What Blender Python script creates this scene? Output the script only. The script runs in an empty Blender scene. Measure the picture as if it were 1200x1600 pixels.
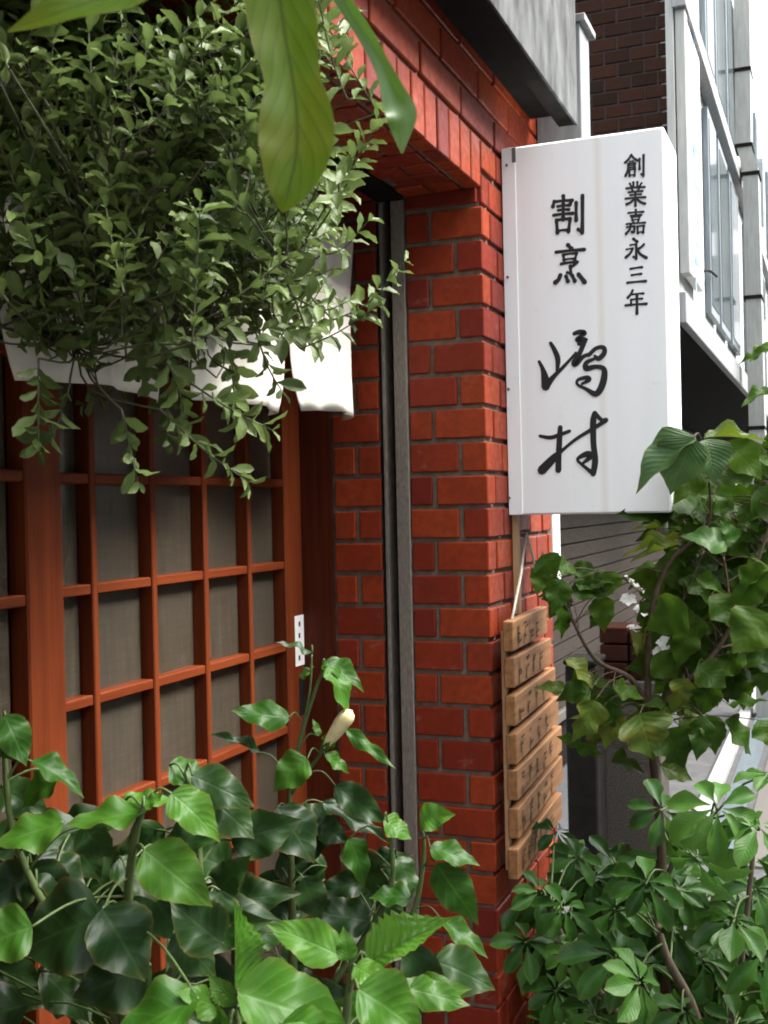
import bpy, bmesh, math, random
from math import radians, sin, cos, pi
from mathutils import Vector, Matrix
random.seed(7)
D = bpy.data
SC = bpy.context.scene
COL = SC.collection

# ------------------------------------------------------------------ camera
FPX, YAW, PITCH, ROLL = 1800.0, 0.375, -0.0048, -0.0219      # focal length in photo pixels (photo is 1200 x 1600)
CAM = Vector((-2.3181, -0.6819, 1.514))
FWD = Vector((cos(YAW)*cos(PITCH), sin(YAW)*cos(PITCH), sin(PITCH)))
_r = Vector((sin(YAW), -cos(YAW), 0)); _u = _r.cross(FWD)
RGT = cos(ROLL)*_r + sin(ROLL)*_u
UPV = -sin(ROLL)*_r + cos(ROLL)*_u
cd = D.cameras.new('camera'); cam = D.objects.new('camera', cd); COL.objects.link(cam)
cam.matrix_world = Matrix(((RGT.x, UPV.x, -FWD.x, CAM.x), (RGT.y, UPV.y, -FWD.y, CAM.y), (RGT.z, UPV.z, -FWD.z, CAM.z), (0, 0, 0, 1)))
cd.sensor_fit = 'VERTICAL'; cd.sensor_height = 36; cd.lens = 36*FPX/1600
cd.clip_start = 0.05; cd.clip_end = 400
cd.dof.use_dof = True; cd.dof.focus_distance = 2.35; cd.dof.aperture_fstop = 20
SC.camera = cam

# ------------------------------------------------------------------ sky, sun, exposure
SUN = Vector((0.20, -0.66, 0.86)).normalized()               # direction towards the sun, behind thin cloud over the street
w = D.worlds.new('World'); SC.world = w; w.use_nodes = True
nt = w.node_tree; bg = nt.nodes['Background']
sky = nt.nodes.new('ShaderNodeTexSky'); sky.sky_type = 'NISHITA'; sky.sun_disc = False
sky.sun_elevation = math.asin(SUN.z); sky.sun_rotation = math.atan2(SUN.x, SUN.y)
sky.dust_density = 4; sky.air_density = 1.0
hs = nt.nodes.new('ShaderNodeHueSaturation'); hs.inputs['Saturation'].default_value = 0.22
nt.links.new(sky.outputs[0], hs.inputs['Color']); nt.links.new(hs.outputs[0], bg.inputs['Color'])
bg.inputs['Strength'].default_value = 0.15
sl = D.lights.new('sun', 'SUN'); sl.energy = 1.35; sl.angle = radians(38); sl.color = (1, 0.96, 0.9)
so = D.objects.new('sun', sl); COL.objects.link(so)
so.rotation_euler = (-SUN).to_track_quat('-Z', 'Y').to_euler()
SC.view_settings.view_transform = 'Standard'; SC.view_settings.look = 'None'; SC.view_settings.gamma = 1
SC.view_settings.exposure = 2.8
SC.cycles.filter_width = 1.9
SC.cycles.max_bounces = 8; SC.cycles.transparent_max_bounces = 8
try: SC.cycles.use_denoising = True
except Exception: pass

# ------------------------------------------------------------------ measuring helpers
def ray(px, py): return FWD + RGT*((px-600)/FPX) + UPV*((800-py)/FPX)
def P(px, py, d): return CAM + ray(px, py)*d                  # point at distance d along the view axis
def on(ax, v, px, py):                                        # point where the photo ray meets an axis plane
    r = ray(px, py); return CAM + r*((v-CAM[ax])/r[ax])

# ------------------------------------------------------------------ object helpers
def new(name, mesh, mat=None, parent=None, loc=None, smooth=False):
    o = D.objects.new(name, mesh); COL.objects.link(o)
    if mat is not None and mesh is not None and not mesh.materials: mesh.materials.append(mat)
    if parent: o.parent = parent
    if loc is not None: o.location = loc
    if smooth and mesh: mesh.shade_smooth()
    return o
def tag(o, label=None, cat=None, group=None, kind=None):
    if label: o['label'] = label
    if cat: o['category'] = cat
    if group: o['group'] = group
    if kind: o['kind'] = kind
    return o
def thing(name, label, cat, loc=(0, 0, 0), group=None, rz=0):
    o = new(name, None, loc=loc); o.rotation_euler.z = rz; o.empty_display_size = .1
    return tag(o, label, cat, group)
def child(name, mesh, mat, parent, loc=None, smooth=False):   # loc is world; parent is an unrotated Empty
    o = new(name, mesh, mat, parent, smooth=smooth)
    if loc is not None: o.location = Vector(loc) - parent.location
    else: o.location = -parent.location if parent.type == 'EMPTY' else Vector()
    return o
_bx = {}
def boxmesh(sx, sy, sz, bev=0.0, mat=None, key=''):
    k = (round(sx, 4), round(sy, 4), round(sz, 4), bev, mat.name if mat else '', key)
    if k in _bx: return _bx[k]
    bm = bmesh.new(); bmesh.ops.create_cube(bm, size=1)
    for v in bm.verts: v.co = Vector((v.co.x*sx, v.co.y*sy, v.co.z*sz))
    if bev: bmesh.ops.bevel(bm, geom=list(bm.edges), offset=bev, segments=1, affect='EDGES')
    m = D.meshes.new('box'); bm.to_mesh(m); bm.free()
    if mat: m.materials.append(mat)
    _bx[k] = m; return m
def cbox(name, parent, mat, lo, hi, bev=0.0, top=False):      # child box given by world corners
    lo = Vector(lo); hi = Vector(hi); s = hi-lo; c = (lo+hi)/2
    m = boxmesh(s.x, s.y, s.z, bev, mat)
    if parent is None: return new(name, m, mat, loc=c)
    return child(name, m, mat, parent, c)
class MB:
    def __init__(s): s.v = []; s.f = []; s.uv = []; s.r = []
    def box(s, lo, hi):
        i = len(s.v); (a, b, c), (d, e, f) = lo, hi
        s.v += [(a, b, c), (d, b, c), (d, e, c), (a, e, c), (a, b, f), (d, b, f), (d, e, f), (a, e, f)]
        s.f += [tuple(i+k for k in q) for q in ((3, 2, 1, 0), (4, 5, 6, 7), (0, 1, 5, 4), (1, 2, 6, 5), (2, 3, 7, 6), (3, 0, 4, 7))]
        return s
    def tube(s, pts, rads, n=6, cap=True):
        pts = [Vector(p) for p in pts]
        if not hasattr(rads, '__len__'): rads = [rads]*len(pts)
        base = len(s.v); ref = Vector((.3, .2, 1)).normalized()
        for k, p in enumerate(pts):
            t = (pts[min(k+1, len(pts)-1)]-pts[max(k-1, 0)]).normalized()
            a = t.cross(ref)
            if a.length < 1e-3: a = t.cross(Vector((1, 0, 0)))
            a.normalize(); b = t.cross(a)
            for j in range(n):
                an = 2*pi*j/n; s.v.append(tuple(p+(a*cos(an)+b*sin(an))*rads[k]))
        for k in range(len(pts)-1):
            for j in range(n):
                s.f.append((base+k*n+j, base+k*n+(j+1) % n, base+(k+1)*n+(j+1) % n, base+(k+1)*n+j))
        if cap:
            s.f.append(tuple(base+j for j in range(n))[::-1]); e = base+(len(pts)-1)*n
            s.f.append(tuple(e+j for j in range(n)))
        return s
    def mesh(s, name='m'):
        m = D.meshes.new(name); m.from_pydata(s.v, [], s.f)
        bm = bmesh.new(); bm.from_mesh(m); bmesh.ops.recalc_face_normals(bm, faces=bm.faces); bm.to_mesh(m); bm.free()
        return m
def smooth_path(pts, n=6):                                    # Catmull-Rom through tuples of any length
    out = []
    P_ = [pts[0]]+list(pts)+[pts[-1]]
    for i in range(1, len(P_)-2):
        p0, p1, p2, p3 = P_[i-1:i+3]
        for k in range(n):
            t = k/n
            out.append(tuple(.5*(2*b+(c-a)*t+(2*a-5*b+4*c-d)*t*t+(3*b-a-3*c+d)*t**3) for a, b, c, d in zip(p0, p1, p2, p3)))
    out.append(tuple(pts[-1])); return out

# ------------------------------------------------------------------ materials
class N:                                                      # tiny node-tree helper
    def __init__(s, name):
        s.m = D.materials.new(name); s.m.use_nodes = True; s.t = s.m.node_tree; s.n = s.t.nodes
        s.b = s.n['Principled BSDF']; s.out = s.n['Material Output']
    def add(s, typ, **kw):
        n = s.n.new('ShaderNode'+typ)
        for k, v in kw.items():
            if k in n.inputs: n.inputs[k].default_value = v
            else: setattr(n, k, v)
        return n
    def l(s, a, b): s.t.links.new(a, b)
    def noise(s, scale, detail=4, rough=.55, vec=None, stretch=None):
        n = s.add('TexNoise'); n.inputs['Scale'].default_value = scale; n.inputs['Detail'].default_value = detail; n.inputs['Roughness'].default_value = rough
        src = vec if vec is not None else s.add('TexCoord').outputs['Object']
        if stretch:
            mp = s.add('Mapping'); mp.inputs['Scale'].default_value = stretch; s.l(src, mp.inputs[0]); src = mp.outputs[0]
        s.l(src, n.inputs['Vector']); return n
    def ramp(s, fac, stops):
        r = s.add('ValToRGB'); cr = r.color_ramp
        while len(cr.elements) < len(stops): cr.elements.new(.5)
        for e, (p, c) in zip(cr.elements, stops): e.position = p; e.color = (*c, 1) if len(c) == 3 else c
        s.l(fac, r.inputs[0]); return r.outputs[0]
    def mix(s, fac, a, b, mode='MIX'):
        n = s.add('Mix', data_type='RGBA', blend_type=mode)
        for i, v in ((0, fac), (6, a), (7, b)):
            if isinstance(v, (int, float)): n.inputs[i].default_value = v
            elif isinstance(v, tuple): n.inputs[i].default_value = (*v, 1)
            else: s.l(v, n.inputs[i])
        return n.outputs[2]
    def math(s, op, a, b=None, c=None):
        n = s.add('Math', operation=op)
        for i, v in enumerate((a, b, c)):
            if v is None: continue
            if isinstance(v, (int, float)): n.inputs[i].default_value = v
            else: s.l(v, n.inputs[i])
        return n.outputs[0]
    def bump(s, h, strength=.3, dist=.002):
        b = s.add('Bump'); b.inputs['Strength'].default_value = strength; b.inputs['Distance'].default_value = dist
        s.l(h, b.inputs['Height']); s.l(b.outputs[0], s.b.inputs['Normal'])
    def set(s, col=None, rough=None, spec=None, metal=None):
        if col is not None:
            if isinstance(col, tuple): s.b.inputs['Base Color'].default_value = (*col, 1)
            else: s.l(col, s.b.inputs['Base Color'])
        if rough is not None:
            if isinstance(rough, (int, float)): s.b.inputs['Roughness'].default_value = rough
            else: s.l(rough, s.b.inputs['Roughness'])
        if spec is not None: s.b.inputs['Specular IOR Level'].default_value = spec
        if metal is not None: s.b.inputs['Metallic'].default_value = metal
        return s
def world_pos(n): return n.add('NewGeometry').outputs['Position']

def mk_tile(name, stops, grime=.5, spec=.12, bloom=.45):
    n = N(name); rnd = n.add('ObjectInfo').outputs['Random']
    base = n.ramp(rnd, stops)
    pos = world_pos(n)
    fl = n.noise(60, 5, .6, pos); big = n.noise(7, 4, .6, pos)
    c = n.mix(n.ramp(fl.outputs[0], [(.35, (0, 0, 0)), (.75, (.55, .55, .55))]), base, tuple(x*.7 for x in stops[0][1]))
    c = n.mix(n.ramp(big.outputs[0], [(.5, (0, 0, 0)), (.8, (grime, grime, grime))]), c, tuple(x*.45+.008 for x in stops[0][1]))
    bl = n.noise(11, 6, .7, pos, (1, 1, 1.6)); c = n.mix(n.ramp(bl.outputs[0], [(.60, (0, 0, 0)), (.74, (bloom,)*3)]), c, (.26, .17, .13))
    n.set(c, n.ramp(fl.outputs[0], [(.3, (.4,)*3), (.8, (.62,)*3)]), spec)
    fine = n.noise(220, 3, .6, pos); mixh = n.math('ADD', fl.outputs[0], n.math('MULTIPLY', fine.outputs[0], .5))
    n.bump(mixh, .35, .0012); return n.m
TILE = mk_tile('red_tile', [(0, (.16, .021, .010)), (.25, (.235, .033, .011)), (.55, (.275, .044, .013)), (.8, (.20, .025, .011)), (1, (.135, .018, .012))], .5)
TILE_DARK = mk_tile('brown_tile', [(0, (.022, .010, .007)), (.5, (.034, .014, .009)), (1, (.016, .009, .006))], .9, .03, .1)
CAPBRICK = mk_tile('cap_brick', [(0, (.02, .007, .005)), (1, (.035, .012, .008))], .9, .02, .05)
def mk_simple(name, a, b, scale=20, rough=.7, bump=.3, spec=.3, stretch=None, metal=0, dist=.002, wpos=True):
    n = N(name); t = n.noise(scale, 5, .6, world_pos(n) if wpos else None, stretch)
    n.set(n.ramp(t.outputs[0], [(.3, a), (.7, b)]), rough, spec, metal); n.bump(t.outputs[0], bump, dist); return n.m
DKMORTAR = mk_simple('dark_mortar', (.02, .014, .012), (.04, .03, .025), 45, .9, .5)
MORTAR = mk_simple('mortar', (.11, .083, .062), (.20, .158, .122), 45, .9, .5)
def mk_wood(name, a, b, c, rough=.5, axis='Z', scale=1.0, spec=.14):
    n = N(name); st = {'Z': (38, 38, 1.6), 'X': (1.6, 38, 38)}[axis]
    pos = world_pos(n); g = n.noise(1.3*scale, 6, .65, pos, st); big = n.noise(5, 3, .5, pos)
    col = n.ramp(g.outputs[0], [(.28, a), (.5, b), (.74, c)])
    col = n.mix(n.ramp(big.outputs[0], [(.4, (0, 0, 0)), (.8, (.45, .45, .45))]), col, a)
    n.set(col, rough, spec); n.bump(g.outputs[0], .25, .001); return n.m
DOORWOOD = mk_wood('lacquered_door_wood', (.075, .0145, .0045), (.14, .028, .0075), (.19, .042, .0115))
DOORWOOD_H = mk_wood('lacquered_rail_wood', (.075, .0145, .0045), (.14, .028, .0075), (.19, .042, .0115), axis='X')
FRAMEWOOD = mk_wood('dark_frame_wood', (.04, .0075, .0035), (.07, .0135, .005), (.10, .02, .007))
SLATWOOD = mk_wood('weathered_slat_wood', (.13, .055, .02), (.25, .12, .047), (.35, .18, .08), .65, 'X', 1.3, .25)
PALEWOOD = mk_wood('pale_batten_wood', (.35, .2, .1), (.45, .27, .14), (.5, .32, .18), .6)
def mk_pane():
    n = N('figured_pane_reflections'); pos = world_pos(n)
    a = n.noise(3.2, 3, .5, pos); v = n.noise(2.0, 6, .7, pos, (60, 60, 5)); h = n.noise(2.0, 5, .7, pos, (8, 8, 90))
    t = n.math('ADD', n.math('MULTIPLY', v.outputs[0], .55), n.math('MULTIPLY', h.outputs[0], .45))
    c = n.ramp(t, [(.3, (.028, .022, .015)), (.55, (.064, .052, .037)), (.72, (.12, .102, .08))])  # streaky glass texture; pale streaks also put reflections into the colour
    c = n.mix(n.ramp(a.outputs[0], [(.4, (0, 0, 0)), (.75, (.5, .5, .5))]), c, (.040, .033, .024))
    n.set(c, n.ramp(a.outputs[0], [(.35, (.22,)*3), (.7, (.42,)*3)]), .5); n.bump(t, .15, .0008); return n.m
PANE = mk_pane()
BLACK = mk_simple('dark_backing', (.008, .007, .006), (.014, .012, .01), 8, .9, 0)
STEEL = mk_simple('dull_aluminium', (.10, .09, .078), (.17, .155, .135), 30, .5, .15, .4, (6, 6, .6), .25)
FLANGE = mk_simple('taupe_steel', (.12, .105, .088), (.21, .19, .16), 40, .7, .3, .15, (6, 6, 1.5))
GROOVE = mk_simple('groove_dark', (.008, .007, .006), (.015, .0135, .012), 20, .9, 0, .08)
CAST = mk_simple('weathered_grey_sheet', (.018, .019, .019), (.125, .13, .13), 6, .75, .15, .15, (3, 3, 1.2), 0)
LIGHTMETAL = mk_simple('pale_metal', (.14, .145, .145), (.24, .25, .25), 14, .45, .1, .4, (4, 4, .4))
GREYWHITE = mk_simple('greyed_render', (.34, .345, .34), (.46, .465, .46), 6, .8, .1)
WHITEWALL = mk_simple('white_render', (.72, .72, .70), (.82, .82, .8), 6, .8, .1)
CREAM = mk_simple('painted_trim', (.75, .74, .7), (.82, .81, .78), 10, .6, .05)
PIPE = mk_simple('grey_pipe', (.26, .27, .25), (.36, .37, .345), 12, .5, .1, .3, (4, 4, .5))
BLUEFRAME = mk_simple('bluegrey_aluminium', (.09, .115, .13), (.17, .2, .22), 10, .4, .1, .4, (4, 4, .4), .3)
DKGLASS = mk_simple('dark_window_glass', (.05, .065, .07), (.10, .125, .13), 3, .08, .02, .5)
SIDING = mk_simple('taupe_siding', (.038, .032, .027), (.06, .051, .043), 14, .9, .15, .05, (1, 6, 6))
CONC = mk_simple('exposed_aggregate', (.03, .026, .022), (.10, .085, .072), 160, .85, .8, .3, None, 0, .004)
GROUND = mk_simple('pale_paving', (.055, .055, .056), (.10, .10, .10), 9, .85, .3)
ROAD = mk_simple('asphalt', (.045, .046, .048), (.075, .076, .08), 90, .85, .5)
KERB = mk_simple('kerb_stone', (.3, .3, .29), (.4, .4, .39), 20, .8, .3)
LINE = mk_simple('road_paint', (.7, .7, .68), (.8, .8, .78), 30, .7, .2)
TERRA = mk_simple('terracotta', (.25, .09, .045), (.34, .13, .07), 18, .8, .3)
SOIL = mk_simple('soil', (.02, .014, .009), (.05, .035, .022), 60, .95, .8)
INK = N('black_ink').set((.012, .012, .013), .5, .3).m
FADED = N('faded_ink').set((.06, .038, .02), .8, .1).m
BLUEINK = mk_simple('faded_blue_ink', (.10, .19, .33), (.2, .3, .42), 30, .5, 0)
BARK = mk_simple('grey_bark', (.04, .032, .022), (.10, .08, .055), 70, .85, .6, .2, (1, 1, .4))
TWIG = mk_simple('green_twig', (.035, .042, .02), (.075, .075, .04), 50, .7, .3)
STEMGREEN = mk_simple('green_stem', (.035, .06, .015), (.07, .10, .03), 40, .5, .2)
BROWNSTEM = mk_simple('brown_vine_stem', (.03, .02, .012), (.07, .048, .028), 50, .75, .5)
CORD = mk_simple('white_cord', (.5, .45, .38), (.62, .57, .5), 60, .8, .3)
def mk_sign():
    n = N('white_sign_acrylic'); pos = world_pos(n)
    st = n.noise(1.2, 5, .6, pos, (1, 14, .7)); sp = n.noise(35, 4, .6, pos)
    c = n.ramp(st.outputs[0], [(.3, (.745, .785, .785)), (.6, (.775, .815, .82))])
    c = n.mix(n.ramp(sp.outputs[0], [(.66, (0, 0, 0)), (.8, (.25, .25, .25))]), c, (.45, .4, .33))
    sx = n.add('SeparateXYZ'); n.l(pos, sx.inputs[0])                      # one faint rain streak down the face
    wob = n.math('MULTIPLY', n.math('SUBTRACT', st.outputs[0], .5), .02)
    dd = n.math('ABSOLUTE', n.math('SUBTRACT', n.math('ADD', sx.outputs['Y'], wob), -.218))
    k = n.math('MULTIPLY', n.math('SUBTRACT', 1, n.math('MINIMUM', n.math('DIVIDE', dd, .012), 1)), .35)
    c = n.mix(k, c, (.6, .52, .38)); n.set(c, .35, .4); return n.m
SIGN = mk_sign()
def mk_cloth():
    n = N('offwhite_cotton'); pos = world_pos(n); t = n.noise(7, 4, .6, pos)
    wv = n.noise(500, 2, .5, pos)
    n.set(n.ramp(t.outputs[0], [(.3, (.70, .66, .58)), (.7, (.80, .77, .70))]), .9, .1); n.bump(wv.outputs[0], .2, .0006)
    tr = n.add('BsdfTranslucent'); tr.inputs[0].default_value = (.8, .75, .65, 1); ms = n.add('MixShader'); ms.inputs[0].default_value = .2
    n.l(n.b.outputs[0], ms.inputs[1]); n.l(tr.outputs[0], ms.inputs[2]); n.l(ms.outputs[0], n.out.inputs[0]); return n.m
CLOTH = mk_cloth()
PETAL = mk_simple('cream_petal', (.52, .42, .19), (.66, .58, .34), 60, .6, .2, .15)
def mk_leaf(name, dark, mid, lite, vein, rough=.35, trans=.22, nv=9, bump=.5, veinamt=.5, spec=.22, blotch=None):
    n = N(name); uv = n.add('UVMap', uv_map='UVMap').outputs[0]; sx = n.add('SeparateXYZ'); n.l(uv, sx.inputs[0])
    au = n.math('ABSOLUTE', n.math('SUBTRACT', sx.outputs[0], .5)); au2 = n.math('MULTIPLY', au, 2); v = sx.outputs[1]
    mid_ = n.math('SUBTRACT', 1, n.math('MINIMUM', n.math('DIVIDE', au2, .09), 1))
    ph = n.math('FRACT', n.math('MULTIPLY', n.math('SUBTRACT', v, n.math('MULTIPLY', au2, .28)), nv))
    sd = n.math('ABSOLUTE', n.math('SUBTRACT', ph, .5))
    side = n.math('SUBTRACT', 1, n.math('MINIMUM', n.math('DIVIDE', sd, .13), 1))
    vm = n.math('MAXIMUM', mid_, n.math('MULTIPLY', side, .6))
    at = n.add('Attribute', attribute_name='rnd'); oi = n.add('ObjectInfo')
    rnd = n.math('FRACT', n.math('ADD', oi.outputs['Random'], at.outputs['Fac']))
    base = n.ramp(rnd, [(0, dark), (.5, mid), (1, lite)])
    nz = n.noise(35, 4, .6, world_pos(n)); nl = n.noise(9, 3, .5, world_pos(n))
    base = n.mix(n.ramp(nz.outputs[0], [(.4, (0, 0, 0)), (.75, (.45, .45, .45))]), base, dark)
    base = n.mix(n.ramp(nl.outputs[0], [(.5, (0, 0, 0)), (.75, (.28, .28, .28))]), base, (lite[0]*1.25, lite[1]*.95, lite[2]))
    nsp = n.noise(120, 2, .5, world_pos(n)); base = n.mix(n.ramp(nsp.outputs[0], [(.70, (0, 0, 0)), (.76, (.6, .6, .6))]), base, (.07, .055, .02))
    if blotch:
        nb = n.noise(18, 3, .6, world_pos(n)); base = n.mix(n.ramp(nb.outputs[0], [(.5, (0, 0, 0)), (.68, (.8, .8, .8))]), base, blotch)
    ed = n.math('MULTIPLY', n.math('POWER', n.math('MAXIMUM', au2, v), 14), nl.outputs[0])
    base = n.mix(n.math('MINIMUM', n.math('MULTIPLY', ed, .9), .6), base, (.10, .075, .018))
    c = n.mix(n.math('MULTIPLY', vm, veinamt), base, vein)
    n.set(c, rough, spec)
    cup = n.math('POWER', n.math('MULTIPLY', sd, 2), .6)
    h = n.math('SUBTRACT', n.math('MULTIPLY', n.math('SUBTRACT', 1, cup), .9), mid_)
    n.bump(n.math('ADD', h, n.math('MULTIPLY', nz.outputs[0], .3)), bump, .0022)
    tr = n.add('BsdfTranslucent'); tc = n.mix(.5, c, tuple(min(1, x*1.8) for x in lite)); n.l(tc, tr.inputs[0])
    ms = n.add('MixShader'); ms.inputs[0].default_value = trans
    n.l(n.b.outputs[0], ms.inputs[1]); n.l(tr.outputs[0], ms.inputs[2]); n.l(ms.outputs[0], n.out.inputs[0]); return n.m
L_SHRUB = mk_leaf('shrub_leaf', (.055, .090, .018), (.088, .138, .032), (.125, .18, .052), (.145, .195, .07), .5, .22, 5, .15, .3, .35)
L_HIB_D = mk_leaf('hibiscus_leaf_dark', (.006, .020, .004), (.009, .029, .005), (.015, .042, .007), (.022, .052, .012), .42, .12, 6, .16, .55, .2)
L_HIB_M = mk_leaf('hibiscus_leaf', (.012, .050, .004), (.02, .07, .005), (.032, .092, .007), (.055, .125, .022), .44, .22, 6, .16, .55, .18)
L_HIB_B = mk_leaf('hibiscus_leaf_young', (.032, .10, .008), (.043, .125, .011), (.06, .15, .015), (.08, .175, .035), .44, .3, 8, .2, .5, .18)
L_HIB_S = mk_leaf('toothed_young_leaf', (.035, .11, .008), (.045, .13, .011), (.06, .15, .015), (.07, .16, .03), .28, .25, 9, .55, .35, .4)
L_SCH = mk_leaf('schefflera_leaflet', (.008, .032, .005), (.015, .054, .0075), (.027, .082, .010), (.036, .09, .016), .42, .16, 10, .12, .25, .16)
L_SCH_B = mk_leaf('schefflera_leaflet_pale', (.03, .095, .012), (.043, .12, .016), (.06, .145, .022), (.08, .16, .035), .45, .3, 10, .2, .3)
L_VINE = mk_leaf('vine_leaf', (.011, .034, .0025), (.022, .058, .004), (.042, .085, .006), (.05, .09, .010), .5, .32, 7, .25, .35, .10)
L_VINE_Y = mk_leaf('vine_leaf_yellow_green', (.04, .085, .007), (.062, .11, .008), (.095, .125, .010), (.115, .15, .02), .5, .4, 7, .4, .35, .35, (.11, .095, .008))  # lighter yellow-green version of the vine leaf colour, with blotches
L_RIB = mk_leaf('ribbed_leaf', (.03, .07, .02), (.037, .08, .024), (.043, .09, .028), (.08, .125, .042), .45, .2, 12, .45, .4)
L_NEAR = mk_leaf('hanging_leaf', (.034, .072, .002), (.044, .086, .0025), (.056, .098, .003), (.010, .022, .001), .5, .5, 9, .06, .8, .1, (.075, .085, .003))
L_NEAR2 = mk_leaf('curled_leaf', (.035, .085, .008), (.042, .10, .01), (.055, .12, .014), (.07, .13, .028), .4, .3, 5, .05, .3, .4)

# ------------------------------------------------------------------ ground
def sheet(name, lo, hi, z, mat):
    m = D.meshes.new(name); m.from_pydata([(lo[0], lo[1], z), (hi[0], lo[1], z), (hi[0], hi[1], z), (lo[0], hi[1], z)], [], [(0, 1, 2, 3)])
    return tag(new(name, m, mat), kind='structure')
sheet('ground', (-150, -150), (250, 150), -.03, ROAD)
sheet('pavement', (-30, -1.35), (60, .5), 0.0, GROUND)
sheet('road', (-60, -7.5), (120, -1.5), -.02, ROAD)
tag(cbox('kerb', None, KERB, (-30, -1.5, -.05), (60, -1.352, .012), .01), kind='structure')
sheet('road_line', (-30, -1.95), (60, -1.8), -.014, LINE)
tag(cbox('shopfront_kerb', None, KERB, (3.2, -.10, .0), (15.5, -.02, .05), .008), kind='structure')
tag(cbox('drain_strip', None, STEEL, (2.6, -.42, .001), (14, -.28, .012)), kind='structure')
tag(cbox('gutter_strip', None, BLUEFRAME, (2.6, -.24, .001), (14, -.13, .008)), kind='structure')

# ------------------------------------------------------------------ brick tiled shopfront
Z0 = 2.14; CP = .07                                            # top joint line on the corner, course pitch
ZL = 2.177                                                     # underside of the lintel
XE = .56                                                       # end of the shopfront
shop = thing('brick_shopfront', 'red glazed brick shopfront with a deep recessed entrance and tiled lintel', 'building', (0, 0, 0))
mb = MB()
mb.box((.004, .004, -.02), (XE-.004, .199, 4.2)); mb.box((.05, .199, -.02), (XE-.004, .2185, 4.2)); mb.box((.004, .2185, -.02), (XE-.004, .60, 4.2))               # pier right of the entrance
mb.box((-1.86, .004, ZL+.004), (.004, .60, 4.2))               # wall above the entrance
mb.box((-4.4, .004, -.02), (-1.86, .60, 4.2))                  # wall left of the entrance
mb.box((-4.4, .60, -.02), (XE-.004, .72, 4.2))
mw = mb.mesh('wall'); child('wall', mw, MORTAR, shop)
nbrick = 0
def brick(lo, hi, mat=TILE, parent=shop, bev=.0022, jit=.0012):
    global nbrick; nbrick += 1
    lo = Vector(lo); hi = Vector(hi); s = hi-lo
    m = boxmesh(s.x, s.y, s.z, bev, mat)
    o = new('brick', m, mat, parent); o.location = (lo+hi)/2 + Vector((random.uniform(-jit, jit), random.uniform(-jit, jit), random.uniform(-jit, jit)*.6)) - parent.location
    o.rotation_euler = tuple(random.gauss(0, .0035) for _ in range(3))
    return o
J = .0055; PR = .0045
for k in range(-1, 30):
    zt = Z0-CP*k-J; zb = zt-.06
    if zt < .02: break
    ztc = min(zt, ZL-.002) if k == -1 else zt
    A = k % 2 == 0
    # corner piece of the reveal (solid), then the rest of the outer reveal
    if k >= 0:
        if A:
            brick((-PR, -PR, zb), (.05, .108, zt)); brick((-PR, .118, zb), (.03, .166, zt))
            fx = .06
        else:
            brick((-PR, -PR, zb), (.108, .05, zt)); brick((-PR, .06, zb), (.03, .166, zt))
            fx = .118
        # inner reveal
        if A: brick((-PR, .236, zb), (.03, .345, zt))
        else: brick((-PR, .236, zb), (.03, .286, zt)); brick((-PR, .296, zb), (.03, .345, zt))
    else:
        brick((-PR, .008, zb), (.03, .166, ztc)); brick((-PR, .236, zb), (.03, .345, ztc)); fx = .06
    # pier front
    x = fx
    if k == -1: brick((.004, -PR, zb), (.05, .02, zt))
    while x < XE-.02:
        x1 = min(x+.108, XE-.004); brick((x, -PR, zb), (x1, .02, zt)); x = x1+.01
    if k >= 0 and k < 12: pass
# pier front row beside the soldier course
brick((.004, -PR, Z0+.07+J), (.108, .02, Z0+.14-J)); x = .118
while x < XE-.02:
    x1 = min(x+.108, XE-.004); brick((x, -PR, Z0+.07+J), (x1, .02, Z0+.14-J)); x = x1+.01
# soldier course over the entrance and tiled soffit
x = -.008
while x > -1.85:
    brick((x-.06, -PR, ZL-.004), (x, .03, Z0+.14-J)); x -= .07
x = -.008
rowi = 0
while x > -1.2:
    off = .0 if rowi % 2 else -.055; rowi += 1
    y = .042+off
    while y < .16:
        y0 = max(y, .04); y1 = min(y+.108, .166)
        if y1-y0 > .02: brick((x-.06, y0, ZL-.004), (x, y1, ZL+.02))
        y += .118
    brick((x-.06, .236, ZL-.004), (x, .345, ZL+.02))
    x -= .07
# stretcher courses above
for r in range(5):
    zb = Z0+.14+r*.07+J; x = .345 + (.12 if r % 2 else 0)
    xs = [XE-.004]
    while x > -1.5: xs.append(x); x -= .24
    for a, b in zip(xs, xs[1:]):
        if a-b > .02: brick((b+.008, -PR, zb), (a-.002, .02, zb+.06))
cbox('end_trim', shop, CREAM, (XE, -.012, 1.30), (XE+.07, .3, 2.28), .004)
cbox('lintel_slot', shop, GROOVE, (-1.86, .170, ZL-.006), (-.001, .232, ZL+.003))

# shutter guide rail in the reveal
rail = thing('shutter_guide_rail', 'grey metal shutter guide channel set upright in the brick reveal', 'guide rail', (0, .2, 0))
cbox('outer_flange', rail, FLANGE, (-.008, .1685, .01), (.03, .1985, 2.168), .0015)
cbox('inner_flange', rail, FLANGE, (-.006, .2188, .01), (.03, .2265, 2.168), .001)
cbox('lip', rail, GROOVE, (-.002, .227, .01), (.03, .2335, 2.168), .001)
cbox('channel', rail, GROOVE, (.038, .1995, .01), (.0495, .218, 2.168))

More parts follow.
